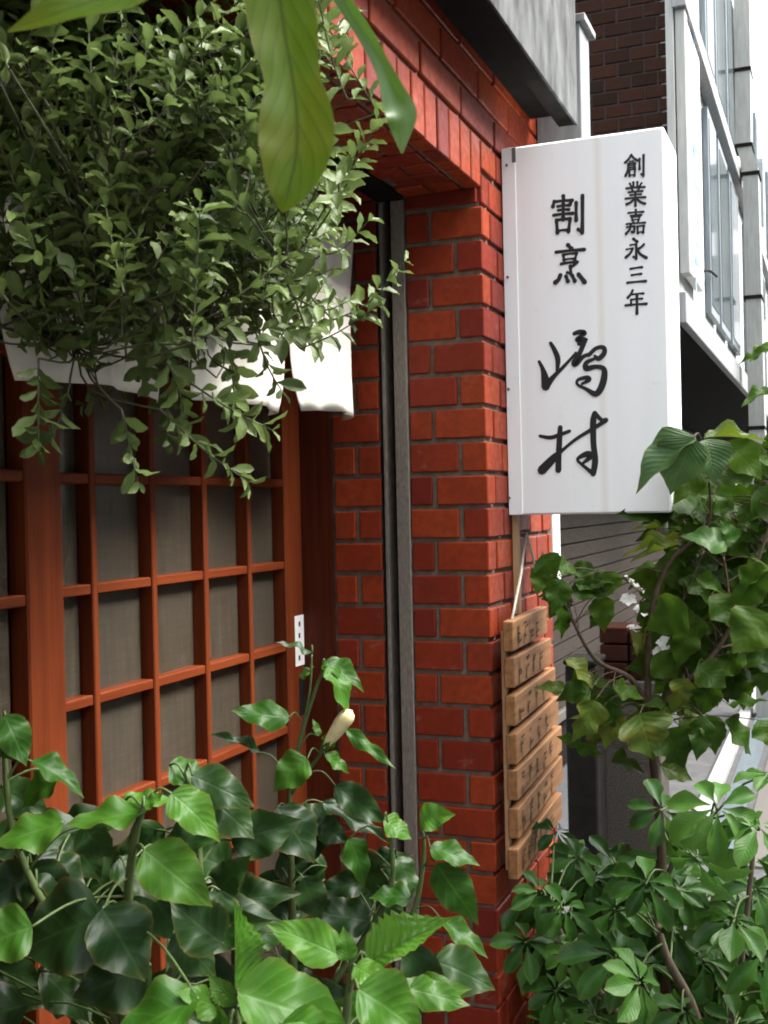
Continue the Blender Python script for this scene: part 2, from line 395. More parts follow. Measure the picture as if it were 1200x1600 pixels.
# ------------------------------------------------------------------ door frame and sliding doors
fr = thing('door_frame', 'dark brown wooden door frame beside the brick reveal', 'door frame', (-.9, .4, 0))
cbox('jamb', fr, FRAMEWOOD, (-.002, .352, .0), (.03, .56, 2.17), .002)
cbox('jamb', fr, FRAMEWOOD, (-1.88, .352, .0), (-1.85, .56, 2.17), .002)
cbox('head', fr, FRAMEWOOD, (-1.849, .36, 2.06), (-.0035, .56, 2.168), .002)
cbox('threshold', fr, FRAMEWOOD, (-1.849, .36, .001), (-.0035, .56, .03), .002)
def make_door(name, label, x0, x1, yf, mulls, rails, stickers=False, hole=None):
    d = thing(name, label, 'door', ((x0+x1)/2, yf+.015, 0.03))
    zt, zb = 2.055, .034
    T = .034
    cbox('stile', d, DOORWOOD, (x1-.082, yf, zb), (x1, yf+T, zt), .003)
    cbox('stile', d, DOORWOOD, (x0, yf, zb), (x0+.08, yf+T, zt), .003)
    cbox('top_rail', d, DOORWOOD_H, (x0+.0805, yf+.002, zt-.09), (x1-.0825, yf+T-.002, zt), .003)
    cbox('bottom_rail', d, DOORWOOD_H, (x0+.0805, yf+.002, zb), (x1-.0825, yf+T-.002, .33), .003)
    xs = [x0+.08]+sorted(mulls)+[x1-.082]
    for m_ in mulls: cbox('mullion', d, DOORWOOD, (m_-.0075, yf+.0005, .33), (m_+.0075, yf+.030, zt-.0905), .002)
    edges = [x0+.0805]+sum([[m_-.008, m_+.008] for m_ in sorted(mulls)], [])+[x1-.0825]
    zs = [z for z in rails]
    for z in zs:
        for a, b in zip(edges[0::2], edges[1::2]):
            cbox('glazing_bar', d, DOORWOOD_H, (a, yf+.003, z-.0085), (b, yf+.029, z+.0085), .002)
    zz = [.332]+sorted(zs)+[zt-.0915]
    for a, b in zip(xs, xs[1:]):
        for c, e in zip(zz, zz[1:]):
            cbox('pane', d, PANE, (a+.012, yf+.026, c+.008), (b-.012, yf+.029, e-.008))
    return d
RZ = [1.569-.1773*j for j in range(-2, 7)]
MX = [-.7695, -.596, -.419, -.245]
doorR = make_door('sliding_door', 'red-brown lattice sliding door leaf next to the brick reveal, with a white sticker', -.995, -.003, .427, MX, RZ)
doorL = make_door('sliding_door', 'red-brown lattice sliding door leaf at the left edge, overlapping in front of the other', -1.845, -.906, .385, [-1.145, -1.318, -1.491, -1.665], RZ)
cbox('backing', fr, BLACK, (-1.849, .50, .03), (-.0035, .52, 2.06))  # added near-black sheet that stops light behind the panes
# door pull, worn edge and sticker on the right leaf
fp0, fp1 = on(1, .4262, 470, 1118), on(1, .4262, 475, 1058)
cbox('finger_pull', doorR, GROOVE, (fp0.x-.004, .4258, fp0.z), (fp1.x+.003, .4268, fp1.z))
st = cbox('sticker', doorR, WHITEWALL, tuple(on(1, .4262, 462, 1042) - Vector((0, .0004, 0))), tuple(on(1, .4262, 474, 960) + Vector((0, .0004, 0))))
for py in (975, 993, 1028):
    c = on(1, .4255, 468, py); q = new('printed_character', boxmesh(.008, .0004, .011, 0, INK), INK, st); q.location = Vector((c.x, .4256, c.z))-st.location-doorR.location

# ------------------------------------------------------------------ noren curtain
noren = thing('noren_curtain', 'off-white split cloth curtain hanging over the entrance on a rod', 'curtain', (-.9, .25, 2.1))
child('rod', MB().tube([(-1.84, .25, 2.085), (-.02, .25, 2.085)], .011, 10).mesh(), FRAMEWOOD, noren, smooth=True)
def noren_panel(xa, xb, fl, fr_, zb, seed):
    rd = random.Random(seed); ph = rd.uniform(0, 6); m = D.meshes.new('panel'); V = []; F_ = []; nx, nz = 26, 22
    for j in range(nz+1):
        t = j/nz
        for i in range(nx+1):
            s = i/nx
            l = xa + fl*max(0, (t-.62)/.38)**2.6; r = xb - fr_*max(0, (t-.62)/.38)**2.6
            x = l+(r-l)*s
            y = .25 + .012*t*sin(s*8+ph)+.007*t*sin(s*19+ph*2) - .012*t + .035*max(0, (s-.88)/.12)**2*t
            z = 2.09 - (2.09-zb)*t - .006*t*t*(4*(s-.5)**2)
            V.append((x, y, z))
    for j in range(nz):
        for i in range(nx):
            a = j*(nx+1)+i; F_.append((a, a+1, a+nx+2, a+nx+1))
    m.from_pydata(V, [], F_); o = child('panel', m, CLOTH, noren, smooth=True)
    so_ = o.modifiers.new('t', 'SOLIDIFY'); so_.thickness = .0008
    return o
noren_panel(-.402, -.088, .046, .0, 1.703, 1)
noren_panel(-.80, -.406, .0, .038, 1.690, 2)
noren_panel(-1.20, -.81, .03, .01, 1.684, 3)
noren_panel(-1.60, -1.21, .03, .03, 1.68, 4)

# ------------------------------------------------------------------ projecting white sign
XS = .155
sg = thing('hanging_sign', 'white projecting box sign with black brush lettering on the brick pier', 'sign', (XS, -.19, 1.9))
YL, YR = -.010, None
tl = on(0, XS, 785, 231); tr_ = on(0, XS, 1038, 198); bl = on(0, XS, 793, 805); br = on(0, XS, 1049, 801)
yl = (tl.y+bl.y)/2; yr = (tr_.y+br.y)/2; zt = (tl.z+tr_.z)/2; zb = (bl.z+br.z)/2
TH = .20
cbox('body', sg, SIGN, (XS, yr, zb), (XS+TH, yl, zt), .004)
cbox('side_frame', sg, SIGN, (XS-.0022, yl-.032, zb+.001), (XS-.0002, yl-.001, zt-.001), .0008)
for py in (258, 433, 608, 778):
    c = on(0, XS-.004, 793+(py-430)*.008, py)
    child('screw', MB().tube([(c.x+.002, c.y, c.z), (c.x-.0008, c.y, c.z)], .0032, 8).mesh(), STEEL, sg)
cbox('rust_patch', sg, STEEL, tuple(Vector((XS-.0028, on(0, XS, 806, 240).y, zt-.035))), tuple(Vector((XS-.0023, on(0, XS, 800, 240).y, zt-.002))))
cbox('bracket', sg, STEEL, (XS+.06, yl, zt-.16), (XS+.10, -.001, zt-.12))
cbox('bracket', sg, STEEL, (XS+.06, yl, zb+.10), (XS+.10, -.001, zb+.14))
child('conduit', MB().tube([(XS+.10, yr+.035, zb+.01), (XS+.10, yr+.035, zb-.05)], .013, 10).mesh(), PIPE, sg, smooth=True)

def ribbon(mb_, pts3, wid, nrm, off):
    pts3 = [Vector(p) for p in pts3]; n = len(pts3); i0 = len(mb_.v)
    for k, p in enumerate(pts3):
        t = (pts3[min(k+1, n-1)]-pts3[max(k-1, 0)]).normalized(); s = t.cross(nrm).normalized()
        mb_.v += [tuple(p+s*wid[k]/2+nrm*off), tuple(p-s*wid[k]/2+nrm*off)]
    for k in range(n-1): mb_.f.append((i0+2*k, i0+2*k+1, i0+2*k+3, i0+2*k+2))
    for k in (0, n-1):                                          # round ends
        c = len(mb_.v)
        a = Vector((0, 0, 1)); b = a.cross(nrm).normalized()
        for j in range(8): mb_.v.append(tuple(pts3[k]+(a*cos(j*pi/4)+b*sin(j*pi/4))*wid[k]/2+nrm*(off+.00006)))
        mb_.f.append(tuple(range(c, c+8)))
def stroke_obj(strokes, tomap, nrm, base, parent, mat=INK, name='character'):
    mb_ = MB()
    for si, st_ in enumerate(strokes):
        sp = smooth_path(st_, 5)
        ribbon(mb_, [tomap(a, b) for a, b, c in sp], [max(c, .5)*base for a, b, c in sp], nrm, .0010+si*.00008)
    m = D.meshes.new(name); m.from_pydata(mb_.v, [], mb_.f)
    return child(name, m, mat, parent)
def K(*pts, w=9):                                               # a brush stroke: heavy start, thin middle, pressed end
    n = len(pts); out = []
    for i, (x, y) in enumerate(pts):
        t = i/(n-1); out.append((x, y, w*(1.0 if t == 0 else 1.12 if t == 1 else .9)))
        if n == 2 and i == 0: out.append(((x+pts[1][0])/2, (y+pts[1][1])/2-(1 if abs(x-pts[1][0]) > 20 else 0), w*.78))
    return out
def H(a, b, w=9): return K(a, b, w=w*.85)
GL = {
'cr': [K((32, 3), (20, 20), (3, 36)), K((32, 5), (44, 17), (60, 27)), H((24, 31), (42, 29), 7), H((18, 41), (50, 38)), K((50, 38), (48, 57)), K((18, 41), (16, 66), (5, 92)), H((20, 49), (48, 47), 7), H((20, 58), (48, 56), 7), K((23, 67), (24, 92)), H((22, 67), (50, 64)), K((50, 64), (47, 91)), H((24, 90), (47, 88), 7), K((71, 20), (71, 64)), K((90, 4), (90, 60), (89, 92)), K((89, 92), (79, 85), w=7)],
'gy': [K((40, 3), (41, 23)), K((59, 2), (58, 23)), K((24, 8), (31, 20), w=8), K((78, 6), (68, 20), w=8), H((8, 28), (92, 22)), K((34, 31), (38, 39), w=8), K((66, 29), (60, 39), w=8), H((18, 44), (82, 39)), H((26, 56), (76, 52), 8), H((4, 70), (96, 64)), K((50, 44), (50, 99)), K((46, 70), (30, 84), (10, 93)), K((54, 68), (70, 82), (94, 91))],
'ka': [H((14, 13), (86, 8)), K((50, 0), (50, 22)), H((26, 25), (76, 21)), K((31, 31), (34, 43), w=8), H((31, 31), (69, 28), 8), K((69, 28), (64, 42), w=8), H((34, 42), (65, 40), 7), K((36, 46), (41, 53), w=7), K((64, 44), (58, 53), w=7), H((6, 59), (94, 53)), H((8, 72), (44, 68)), K((44, 68), (42, 92), (32, 91)), K((27, 60), (22, 80), (4, 99)), K((58, 69), (60, 96)), H((58, 69), (89, 66)), K((89, 66), (85, 94)), H((60, 94), (86, 91), 8)],
'ei': [K((40, 4), (55, 16), w=11), H((26, 31), (52, 28)), K((52, 28), (52, 60), (52, 90)), K((52, 92), (40, 82), w=8), H((8, 50), (36, 46), 8), K((36, 46), (26, 66), (6, 84)), K((86, 28), (74, 40), (58, 49)), K((55, 48), (70, 70), (97, 86), w=10)],
'sa': [H((20, 22), (78, 14), 11), H((26, 52), (74, 46), 11), H((4, 88), (97, 80), 12)],
'ne': [K((34, 2), (26, 18), (12, 33)), H((28, 20), (84, 15)), H((26, 42), (78, 37)), K((27, 42), (27, 64)), H((2, 66), (98, 59), 11), K((54, 19), (54, 60), (54, 100), w=10)],
'wa': [K((35, 1), (36, 12), w=10), K((8, 15), (4, 28)), H((8, 16), (62, 12)), K((62, 12), (55, 23)), H((18, 28), (54, 25), 8), H((20, 38), (52, 36), 8), H((6, 51), (64, 46)), K((35, 20), (35, 62)), K((15, 64), (18, 96)), H((15, 64), (56, 60)), K((56, 60), (51, 93)), H((18, 92), (52, 89), 8), K((74, 18), (74, 64)), K((93, 0), (93, 60), (92, 96)), K((92, 96), (80, 88), w=8)],
'ho': [K((44, 0), (55, 10), w=11), H((6, 19), (96, 12), 10), K((29, 26), (32, 40), w=8), H((29, 26), (72, 22), 8), K((72, 22), (66, 39), w=8), H((32, 39), (67, 36), 7), H((22, 50), (74, 45)), K((74, 45), (62, 54), (52, 58), w=8), K((52, 56), (53, 76)), K((53, 76), (42, 73), w=7), K((20, 80), (14, 92), (4, 99), w=11), K((38, 83), (44, 96), w=10), K((58, 81), (66, 95), w=10), K((78, 78), (88, 88), (97, 98), w=11)],
}
NRM = Vector((-1, 0, 0))
for key, (x0, y0, x1, y1) in (('cr', (976, 241, 1009, 278)), ('gy', (976, 284, 1010, 322)), ('ka', (977, 328, 1010, 366)), ('ei', (976, 372, 1011, 408)), ('sa', (979, 413, 1010, 446)), ('ne', (977, 453, 1011, 490)), ('wa', (862, 306, 914, 366)), ('ho', (866, 383, 915, 442))):
    f_ = lambda a, b: on(0, XS, x0+(x1-x0)*a/100, y0+(y1-y0)*b/100)
    stroke_obj(GL[key], f_, NRM, (x1-x0)/100*1.42/FPX*2.4, sg)
Zp = lambda a, b: on(0, XS, 780+a/4, 480+b/4)
shima = [[(250, 340, 14), (272, 385, 20), (286, 440, 34), (292, 495, 40)], [(292, 495, 36), (340, 435, 22), (400, 375, 16), (455, 315, 13), (480, 285, 12)],
         [(322, 225, 16), (350, 275, 22), (368, 330, 24), (362, 400, 14)],
         [(470, 165, 18), (505, 155, 22), (535, 163, 22), (500, 188, 16), (490, 205, 24), (540, 208, 26), (500, 228, 20)],
         [(535, 212, 22), (505, 285, 22), (468, 350, 26), (488, 352, 20), (525, 310, 18), (575, 290, 16)],
         [(560, 300, 18), (605, 258, 18), (650, 252, 20), (658, 285, 22), (622, 322, 22), (598, 305, 14)],
         [(610, 318, 12), (548, 345, 20), (545, 383, 26), (608, 372, 20), (655, 388, 24), (655, 450, 30), (632, 515, 30), (600, 542, 26), (545, 512, 16), (492, 485, 13), (492, 455, 14), (548, 440, 20), (562, 455, 20), (518, 480, 12)]]
mura = [[(255, 805, 14), (320, 815, 18), (380, 797, 18), (440, 775, 16)], [(382, 752, 22), (376, 850, 26), (372, 940, 26), (370, 1018, 28)],
        [(268, 1018, 42), (345, 940, 34), (395, 895, 16), (480, 825, 15), (590, 757, 18), (668, 708, 20)], [(598, 664, 24), (588, 720, 28), (590, 850, 26), (600, 960, 28), (588, 1040, 26)],
        [(600, 664, 20), (640, 705, 18), (668, 704, 20)], [(588, 1040, 20), (520, 985, 14), (490, 950, 14), (545, 918, 26), (572, 925, 28), (560, 945, 22), (520, 978, 10)]]
for s in (shima, mura): stroke_obj(s, Zp, NRM, 1.36/4/FPX*2.62, sg)

# ------------------------------------------------------------------ hanging board of wooden slats
rz = math.atan2(.020, .5)
LX = -.018
sb = thing('slat_menu_board', 'hanging board of seven weathered wooden slats with ink writing, on the brick pier', 'sign', (LX, -.045, 1.268), rz=rz)
rs = random.Random(5)
lens = [.36, .40, .44, .47, .50, .50, .49]
for i in range(7):
    z = -.028 - i*.0775 + (0 if i < 6 else -.006)
    s = new('slat', boxmesh(lens[i], .022, .063, .002, SLATWOOD, i), SLATWOOD, sb); s.location = (lens[i]/2 + [0, .004, .006, .008, .012, .014, .002][i], 0, z); s.rotation_euler.y = rs.uniform(-.012, .012)
    mb_ = MB()
    nch = [4, 4, 4, 4, 5, 5, 6][i]
    for c in range(nch):                                        # faded brush writing, no longer legible
        cx = -lens[i]/2 + .05 + c*(lens[i]-.11)/max(nch-.2, 1)*.93; sz = .042
        for q in range(6):
            hx = q % 2
            a = (cx+rs.uniform(-.3, .1)*sz, -.0117, rs.uniform(-.45, .45)*sz)
            b = (a[0]+(rs.uniform(.3, .7)*sz if hx else rs.uniform(-.15, .15)*sz), -.0117, a[2]+(rs.uniform(-.05, .12)*sz if hx else -rs.uniform(.3, .7)*sz))
            b = (b[0], b[1], max(-.026, b[2]))
            md = tuple((u+v)/2 for u, v in zip(a, b))
            ribbon(mb_, [a, md, b], [.0055, .0038, .005], Vector((0, -1, 0)), q*.00008)
    m = D.meshes.new('writing'); m.from_pydata(mb_.v, [], mb_.f); new('writing', m, FADED, s)['kind'] = 'stuff'
for x in (.035, .30):
    b = new('batten', boxmesh(.022, .010, .50, .002, PALEWOOD), PALEWOOD, sb); b.location = (x, .0165, -.27)
ml = Matrix.Rotation(-rz, 4, 'Z')
def loc(v): return ml @ (Vector(v)-sb.location)
nail = on(1, -.012, 822, 832)
for tgt in (on(1, -.045, 800, 968), on(1, -.03, 838, 905)):
    new('cord', MB().tube([loc(nail), loc((nail+tgt)/2+Vector((0, -.004, 0))), loc(tgt)], .0032, 6).mesh(), CORD, sb, smooth=True)
new('nail', MB().tube([loc(nail+Vector((0, .012, .004))), loc(nail+Vector((0, -.012, .004)))], .003, 6).mesh(), STEEL, sb)
a = on(1, -.006, 803, 808); b = on(1, -.006, 803, 960)
tag(cbox('wooden_batten', None, PALEWOOD, (a.x-.012, -.017, b.z), (a.x+.010, -.0045, a.z+.03), .001), 'thin pale wooden batten on the bricks under the white sign', 'batten')

# ------------------------------------------------------------------ grey sheet fascia above
yb = -.12
q0 = on(1, yb, 902.6, 196); q1 = on(1, yb, 902, 0)
fb = thing('fascia_box', 'weathered grey metal fascia box fixed above the brick lintel', 'fascia', (q0.x-.9, yb, q0.z))
cbox('face_sheet', fb, CAST, (q0.x-2.4, yb, q0.z), (q0.x, yb+.006, q0.z+.75), .001)
cbox('bottom_flange', fb, GROOVE, (q0.x-2.4, yb+.0065, q0.z+.002), (q0.x-.002, yb+.045, q0.z+.012))
cbox('body', fb, GROOVE, (q0.x-2.4, yb+.0455, q0.z+.03), (q0.x-.004, -.006, q0.z+.745))
e0 = on(1, yb, 906, 25); e1 = on(1, yb, 921, 60)
ep = thing('end_panel', 'narrow pale metal end panel standing past the grey fascia box', 'panel', (e0.x, yb, 2.2))
cbox('sheet', ep, LIGHTMETAL, (e0.x+.006, yb+.002, 2.10), (e1.x, -.006, e0.z-.012), .002)
cbox('cap', ep, LIGHTMETAL, (e0.x+.0, yb-.012, e0.z-.011), (e1.x+.02, -.006, e0.z+.008), .002)

# ------------------------------------------------------------------ neighbouring building
XN = 3.0
nb = thing('neighbour_building', 'neighbouring building with dark brown brick side wall and white front above a shaded shopfront', 'building', (XN, 1, 0))
ycor = on(0, XN, 1055, 150).y; zfas = on(0, XN, 1068, 500).z
mb = MB(); mb.box((XN+.004, ycor+.004, zfas), (16.0, 3, 8)); child('wall', mb.mesh(), GREYWHITE, nb)
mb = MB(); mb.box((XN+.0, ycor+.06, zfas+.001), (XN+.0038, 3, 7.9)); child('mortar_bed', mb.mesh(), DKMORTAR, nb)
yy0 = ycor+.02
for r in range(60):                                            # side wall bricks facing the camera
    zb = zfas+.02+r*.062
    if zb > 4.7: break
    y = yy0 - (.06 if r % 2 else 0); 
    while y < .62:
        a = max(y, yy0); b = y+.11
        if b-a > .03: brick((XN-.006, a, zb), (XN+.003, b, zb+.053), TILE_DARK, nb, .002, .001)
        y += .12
cbox('corner_strip', nb, PIPE, (XN-.02, ycor-.001, zfas), (XN-.0065, ycor+.035, 7.9), .003)
# fascia along the front and the dark underside with recessed shopfront
ff = on(1, ycor-.03, 1068, 500)
cbox('fascia', nb, LIGHTMETAL, (XN-.05, ycor-.035, zfas-.02), (15.9, ycor+.003, zfas+.12), .004)
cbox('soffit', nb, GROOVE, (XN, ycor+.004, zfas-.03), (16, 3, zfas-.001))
lz = on(1, ycor-.05, 1110, 128).z
cbox('ledge', nb, LIGHTMETAL, (XN-.04, ycor-.06, lz-.05), (15.9, ycor+.0035, lz+.05), .004)
for i, (xa, xb) in enumerate(((4.15, 4.62), (4.75, 5.35), (5.5, 6.2), (7, 8), (8.5, 9.5), (10.5, 11.5), (12.5, 13.5))):
    for za, zb_ in ((zfas+.2, lz-.12), (lz+.12, lz+1.2)):
        wdo = cbox('window', nb, BLUEFRAME, (xa, ycor-.03, za), (xb, ycor+.002, zb_), .003)
        g = new('pane', boxmesh(xb-xa-.09, .006, zb_-za-.1, 0, DKGLASS), DKGLASS, wdo); g.location = (0, -.017, 0)
# recessed siding wall between the two buildings (parallel to the street)
ys = .80
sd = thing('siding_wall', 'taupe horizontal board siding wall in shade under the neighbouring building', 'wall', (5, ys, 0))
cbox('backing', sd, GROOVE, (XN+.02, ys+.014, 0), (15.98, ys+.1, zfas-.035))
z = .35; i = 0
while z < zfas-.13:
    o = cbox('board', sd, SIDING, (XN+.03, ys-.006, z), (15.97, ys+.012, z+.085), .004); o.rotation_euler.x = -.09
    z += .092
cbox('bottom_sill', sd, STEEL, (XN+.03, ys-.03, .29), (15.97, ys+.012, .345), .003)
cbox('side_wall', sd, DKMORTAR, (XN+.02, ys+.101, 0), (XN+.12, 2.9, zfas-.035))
# vertical light box sign on the neighbour
va = on(0, XN, 1056, 150).y; vb = on(0, XN, 1073, 150).y; vz = on(0, XN, 1072, 428).z
vs = thing('vertical_sign', 'tall narrow white light-box sign with faded blue characters on the neighbouring building', 'sign', (XN, va, 3))
cbox('frame', vs, PIPE, (XN-.01, vb, vz), (XN+.08, va-.002, 5.2), .004)
cbox('face', vs, WHITEWALL, (XN+.085, vb+.006, vz+.02), (XN+.62, va-.002, 5.2), .004)
rs = random.Random(3)
for i in range(9):
    zc = vz+.22+i*.34; mb_ = MB()
    for q in range(8):
        hx = q % 2; a = (XN+.35+rs.uniform(-.17, .03), vb+.0055, zc+rs.uniform(-.12, .12))
        b = (a[0]+(rs.uniform(.1, .2) if hx else rs.uniform(-.05, .05)), a[1], a[2]+(rs.uniform(-.02, .04) if hx else -rs.uniform(.1, .18)))
        ribbon(mb_, [a, tuple((u+v)/2 for u, v in zip(a, b)), b], [.045, .035, .045], Vector((0, -1, 0)), .0006+q*.0002)
    m = D.meshes.new('character'); m.from_pydata(mb_.v, [], mb_.f); child('character', m, BLUEINK, vs)
tag(new('power_cable', MB().tube([tuple(x) for x in smooth_path([tuple(P(1095, 424, 5.9)), tuple(P(1108, 423, 6.1)), tuple(P(1120, 432, 6.3))], 5)], .007, 6).mesh(), GROOVE, smooth=True), 'thin dark cable looping from the foot of the narrow light-box sign', 'cable')
# square downpipe with a kink
xd = 6.0
def dp(px, py, x=xd): return on(0, x, px, py)
dpipe = thing('downpipe', 'wide square grey downpipe with an elbow kink beside the white front', 'downpipe', (xd, dp(1160, 700).y, 0))
p0, p1, p2, p3 = dp(1158, -60), dp(1161, 225), dp(1172, 262), dp(1178, 760)
def sq(pa, pb, w_):
    mb_ = MB(); v = []
    for p in (pa, pb):
        for dy, dx in ((-w_, 0), (w_, 0), (w_, .2), (-w_, .2)): mb_.v.append((p.x+dx, p.y+dy, p.z))
    mb_.f += [(0, 1, 5, 4), (1, 2, 6, 5), (2, 3, 7, 6), (3, 0, 4, 7), (3, 2, 1, 0), (4, 5, 6, 7)]; return mb_.mesh()
child('upper_pipe', sq(p0, p1, .052), PIPE, dpipe); child('elbow', sq(p1, p2, .049), PIPE, dpipe); 
p3 = Vector((p2.x, p2.y-.02, 0)); child('lower_pipe', sq(p2, p3, .052), PIPE, dpipe)
for z in (p0.z-.75, p1.z-.02, p2.z-.05, p2.z-.9, p2.z-1.8):
    yy = (p1.y if z > p1.z-.03 else p2.y); cbox('pipe_clip', dpipe, GROOVE, (xd-.008, yy-.062, z), (xd+.21, yy+.062, z+.025))
# a pale far building closing the street on the right
fb2 = thing('far_building', 'pale building down the street at the right edge with grey windows', 'building', (21, -1, 0))
cbox('wall', fb2, WHITEWALL, (20, -3.6, -.03), (30, .4, 12))
for z in (1.4, 3.1, 4.8, 6.5):
    for y in (-.5, -1.5, -2.5):
        g = cbox('window', fb2, BLUEFRAME, (19.97, y-.32, z), (19.998, y+.32, z+1.25), .004)
        pn = new('pane', boxmesh(.008, .52, 1.1, 0, DKGLASS), DKGLASS, g); pn.location = (-.016, 0, 0)

# unseen buildings across the narrow street, added to keep low sky off the recess
for i, (xa, xb, h_) in enumerate(((-16, -6.2, 8.2), (-6, 4.4, 7.0), (4.6, 15, 7.6))):
    ob_ = thing('unseen_opposite_building', ('unseen grey rendered building added across the street for shade, behind the camera', 'unseen grey rendered building added across the street for shade, facing the brick shopfront', 'unseen grey rendered building added across the street for shade, farther up from the brick shopfront')[i], 'building', ((xa+xb)/2, -6.6, 0))
    cbox('wall', ob_, PIPE, (xa, -9, -.03), (xb, -6.0, h_), .02)
    for z in (.3, 3.2, 5.4):
        x = xa+.8
        while x < xb-1.6:
            wd = cbox('window', ob_, BLUEFRAME, (x, -6.02, z+.3), (x+1.4, -5.985, z+1.8), .004); g = new('pane', boxmesh(1.25, .006, 1.35, 0, DKGLASS), DKGLASS, wd); g.location = (0, .019, 0); x += 2.3
# ------------------------------------------------------------------ small things on the pavement by the siding wall
XP = 1.7
a = on(0, XP, 936, 1062); b = on(0, XP, 1030, 1062)
po = thing('concrete_post', 'exposed aggregate concrete post with dark red brick cap behind the vine', 'post', (XP, (a.y+b.y)/2, 0))
cbox('shaft', po, CONC, (XP, b.y, 0.001), (XP+.2, a.y, a.z), .006)
zc = a.z+.004
for r in range(3):
    ytot = a.y-b.y
    for j in range(2):
        o = cbox('brick', po, CAPBRICK, (XP+.005, b.y+.004+j*ytot/2, zc+r*.062), (XP+.19, b.y-.004+(j+1)*ytot/2, zc+r*.062+.055), .003)
a = on(0, 1.5, 882, 1030); b = on(0, 1.5, 934, 1240)
cb = thing('dark_opening_box', 'black box added for a dark opening beside the concrete post behind the slat board', 'bin', (1.5, (a.y+b.y)/2, 0))  # black box added to stand in for a dark opening
cbox('body', cb, GROOVE, (1.5, b.y, .001), (1.66, a.y, a.z-.02), .006); cbox('top_slab', cb, GROOVE, (1.49, b.y-.006, a.z-.019), (1.665, a.y+.004, a.z), .005)

# ------------------------------------------------------------------ leaves
def prof(pts):
    def f_(v):
        for (a, x), (b, y) in zip(pts, pts[1:]):
            if v <= b:
                t = (v-a)/(b-a); t = t*t*(3-2*t)*.5+t*.5; return x+(y-x)*t
        return pts[-1][1]
    return f_
PR_OV = prof([(0, .10), (.06, .55), (.2, .93), (.33, 1), (.5, .88), (.68, .60), (.84, .28), (.95, .07), (1, 0)])
PR_HB = prof([(0, .14), (.05, .55), (.14, .88), (.28, 1.0), (.45, .95), (.62, .74), (.78, .44), (.9, .17), (1, 0)])
PR_OB = prof([(0, .05), (.1, .12), (.25, .42), (.45, .86), (.62, 1), (.8, .86), (.92, .52), (1, 0)])
PR_SM = prof([(0, .08), (.15, .36), (.35, .8), (.55, 1), (.75, .95), (.9, .66), (1, .08)])
PR_LOB = prof([(0, .18), (.05, .62), (.17, .86), (.30, 1.0), (.40, .66), (.48, .62), (.60, .74), (.68, .45), (.82, .22), (1, 0)])
def leafdata(pr, nseg, nc, arch, fold, wave, teeth=0, rd=random, cup=0, bend=0):
    """unit leaf: length 1 along +Y, half width 0.5 in X, blade normal +Z"""
    V = []; F_ = []; UV = []; ph = rd.uniform(0, 6)
    for i in range(nseg+1):
        v = i/nseg; w_ = pr(v)*.5
        if teeth and .15 < v < .97: w_ *= 1+teeth*(1 if i % 2 else -1)
        for j in range(nc+1):
            u = 2*j/nc-1
            x = u*w_+bend*v*v; y = v + (.03*abs(u)*w_)
            z = -arch*v*v + fold*abs(u)*w_ - cup*(u*w_)**2*4 + wave*sin(v*13+ph+(1.5 if u > 0 else 0))*abs(u)*w_*2
            V.append((x, y, z)); UV.append((u*.5+.5, v))
    for i in range(nseg):
        for j in range(nc):
            a = i*(nc+1)+j; F_.append((a, a+1, a+nc+2, a+nc+1))
    return V, F_, UV
def leafmesh(name, mat, *a, **k):
    V, F_, UV = leafdata(*a, **k); m = D.meshes.new(name); m.from_pydata(V, [], F_)
    ul = m.uv_layers.new(name='UVMap')
    for lp in m.loops: ul.data[lp.index].uv = UV[lp.vertex_index]
    m.materials.append(mat); m.shade_smooth(); return m
def basis(base, tip, nrm, width):
    y = tip-base; L = y.length; y = y/L; z = nrm-nrm.dot(y)*y
    if z.length < 1e-4: z = Vector((0, 0, 1))
    z.normalize(); x = y.cross(z)
    M = Matrix(((x.x*width, y.x*L, z.x*L, base.x), (x.y*width, y.y*L, z.y*L, base.y), (x.z*width, y.z*L, z.z*L, base.z), (0, 0, 0, 1)))
    return M
def place(name, mesh, parent, M):
    o = D.objects.new(name, mesh); COL.objects.link(o); o.parent = parent
    o.matrix_local = Matrix.Translation(-parent.location) @ M if parent.type == 'EMPTY' else M
    return o
class Joined:                                                  # many leaves in one mesh
    def __init__(s): s.v = []; s.f = []; s.uv = []; s.r = []
    def add(s, data, M, r):
        V, F_, UV = data; i = len(s.v); s.v += [tuple(M @ Vector(v)) for v in V]; s.f += [tuple(i+k for k in q) for q in F_]; s.uv += UV; s.r += [r]*len(V)
    def build(s, name, mat, parent):
        m = D.meshes.new(name); m.from_pydata(s.v, [], s.f); ul = m.uv_layers.new(name='UVMap')
        fl = [0.0]*(2*len(m.loops)); vi = [0]*len(m.loops); m.loops.foreach_get('vertex_index', vi)
        for k, v in enumerate(vi): fl[2*k], fl[2*k+1] = s.uv[v]
        ul.data.foreach_set('uv', fl)
        at = m.attributes.new('rnd', 'FLOAT', 'POINT'); at.data.foreach_set('value', s.r)
        m.shade_smooth(); o = child(name, m, mat, parent); o['kind'] = 'stuff'; return o
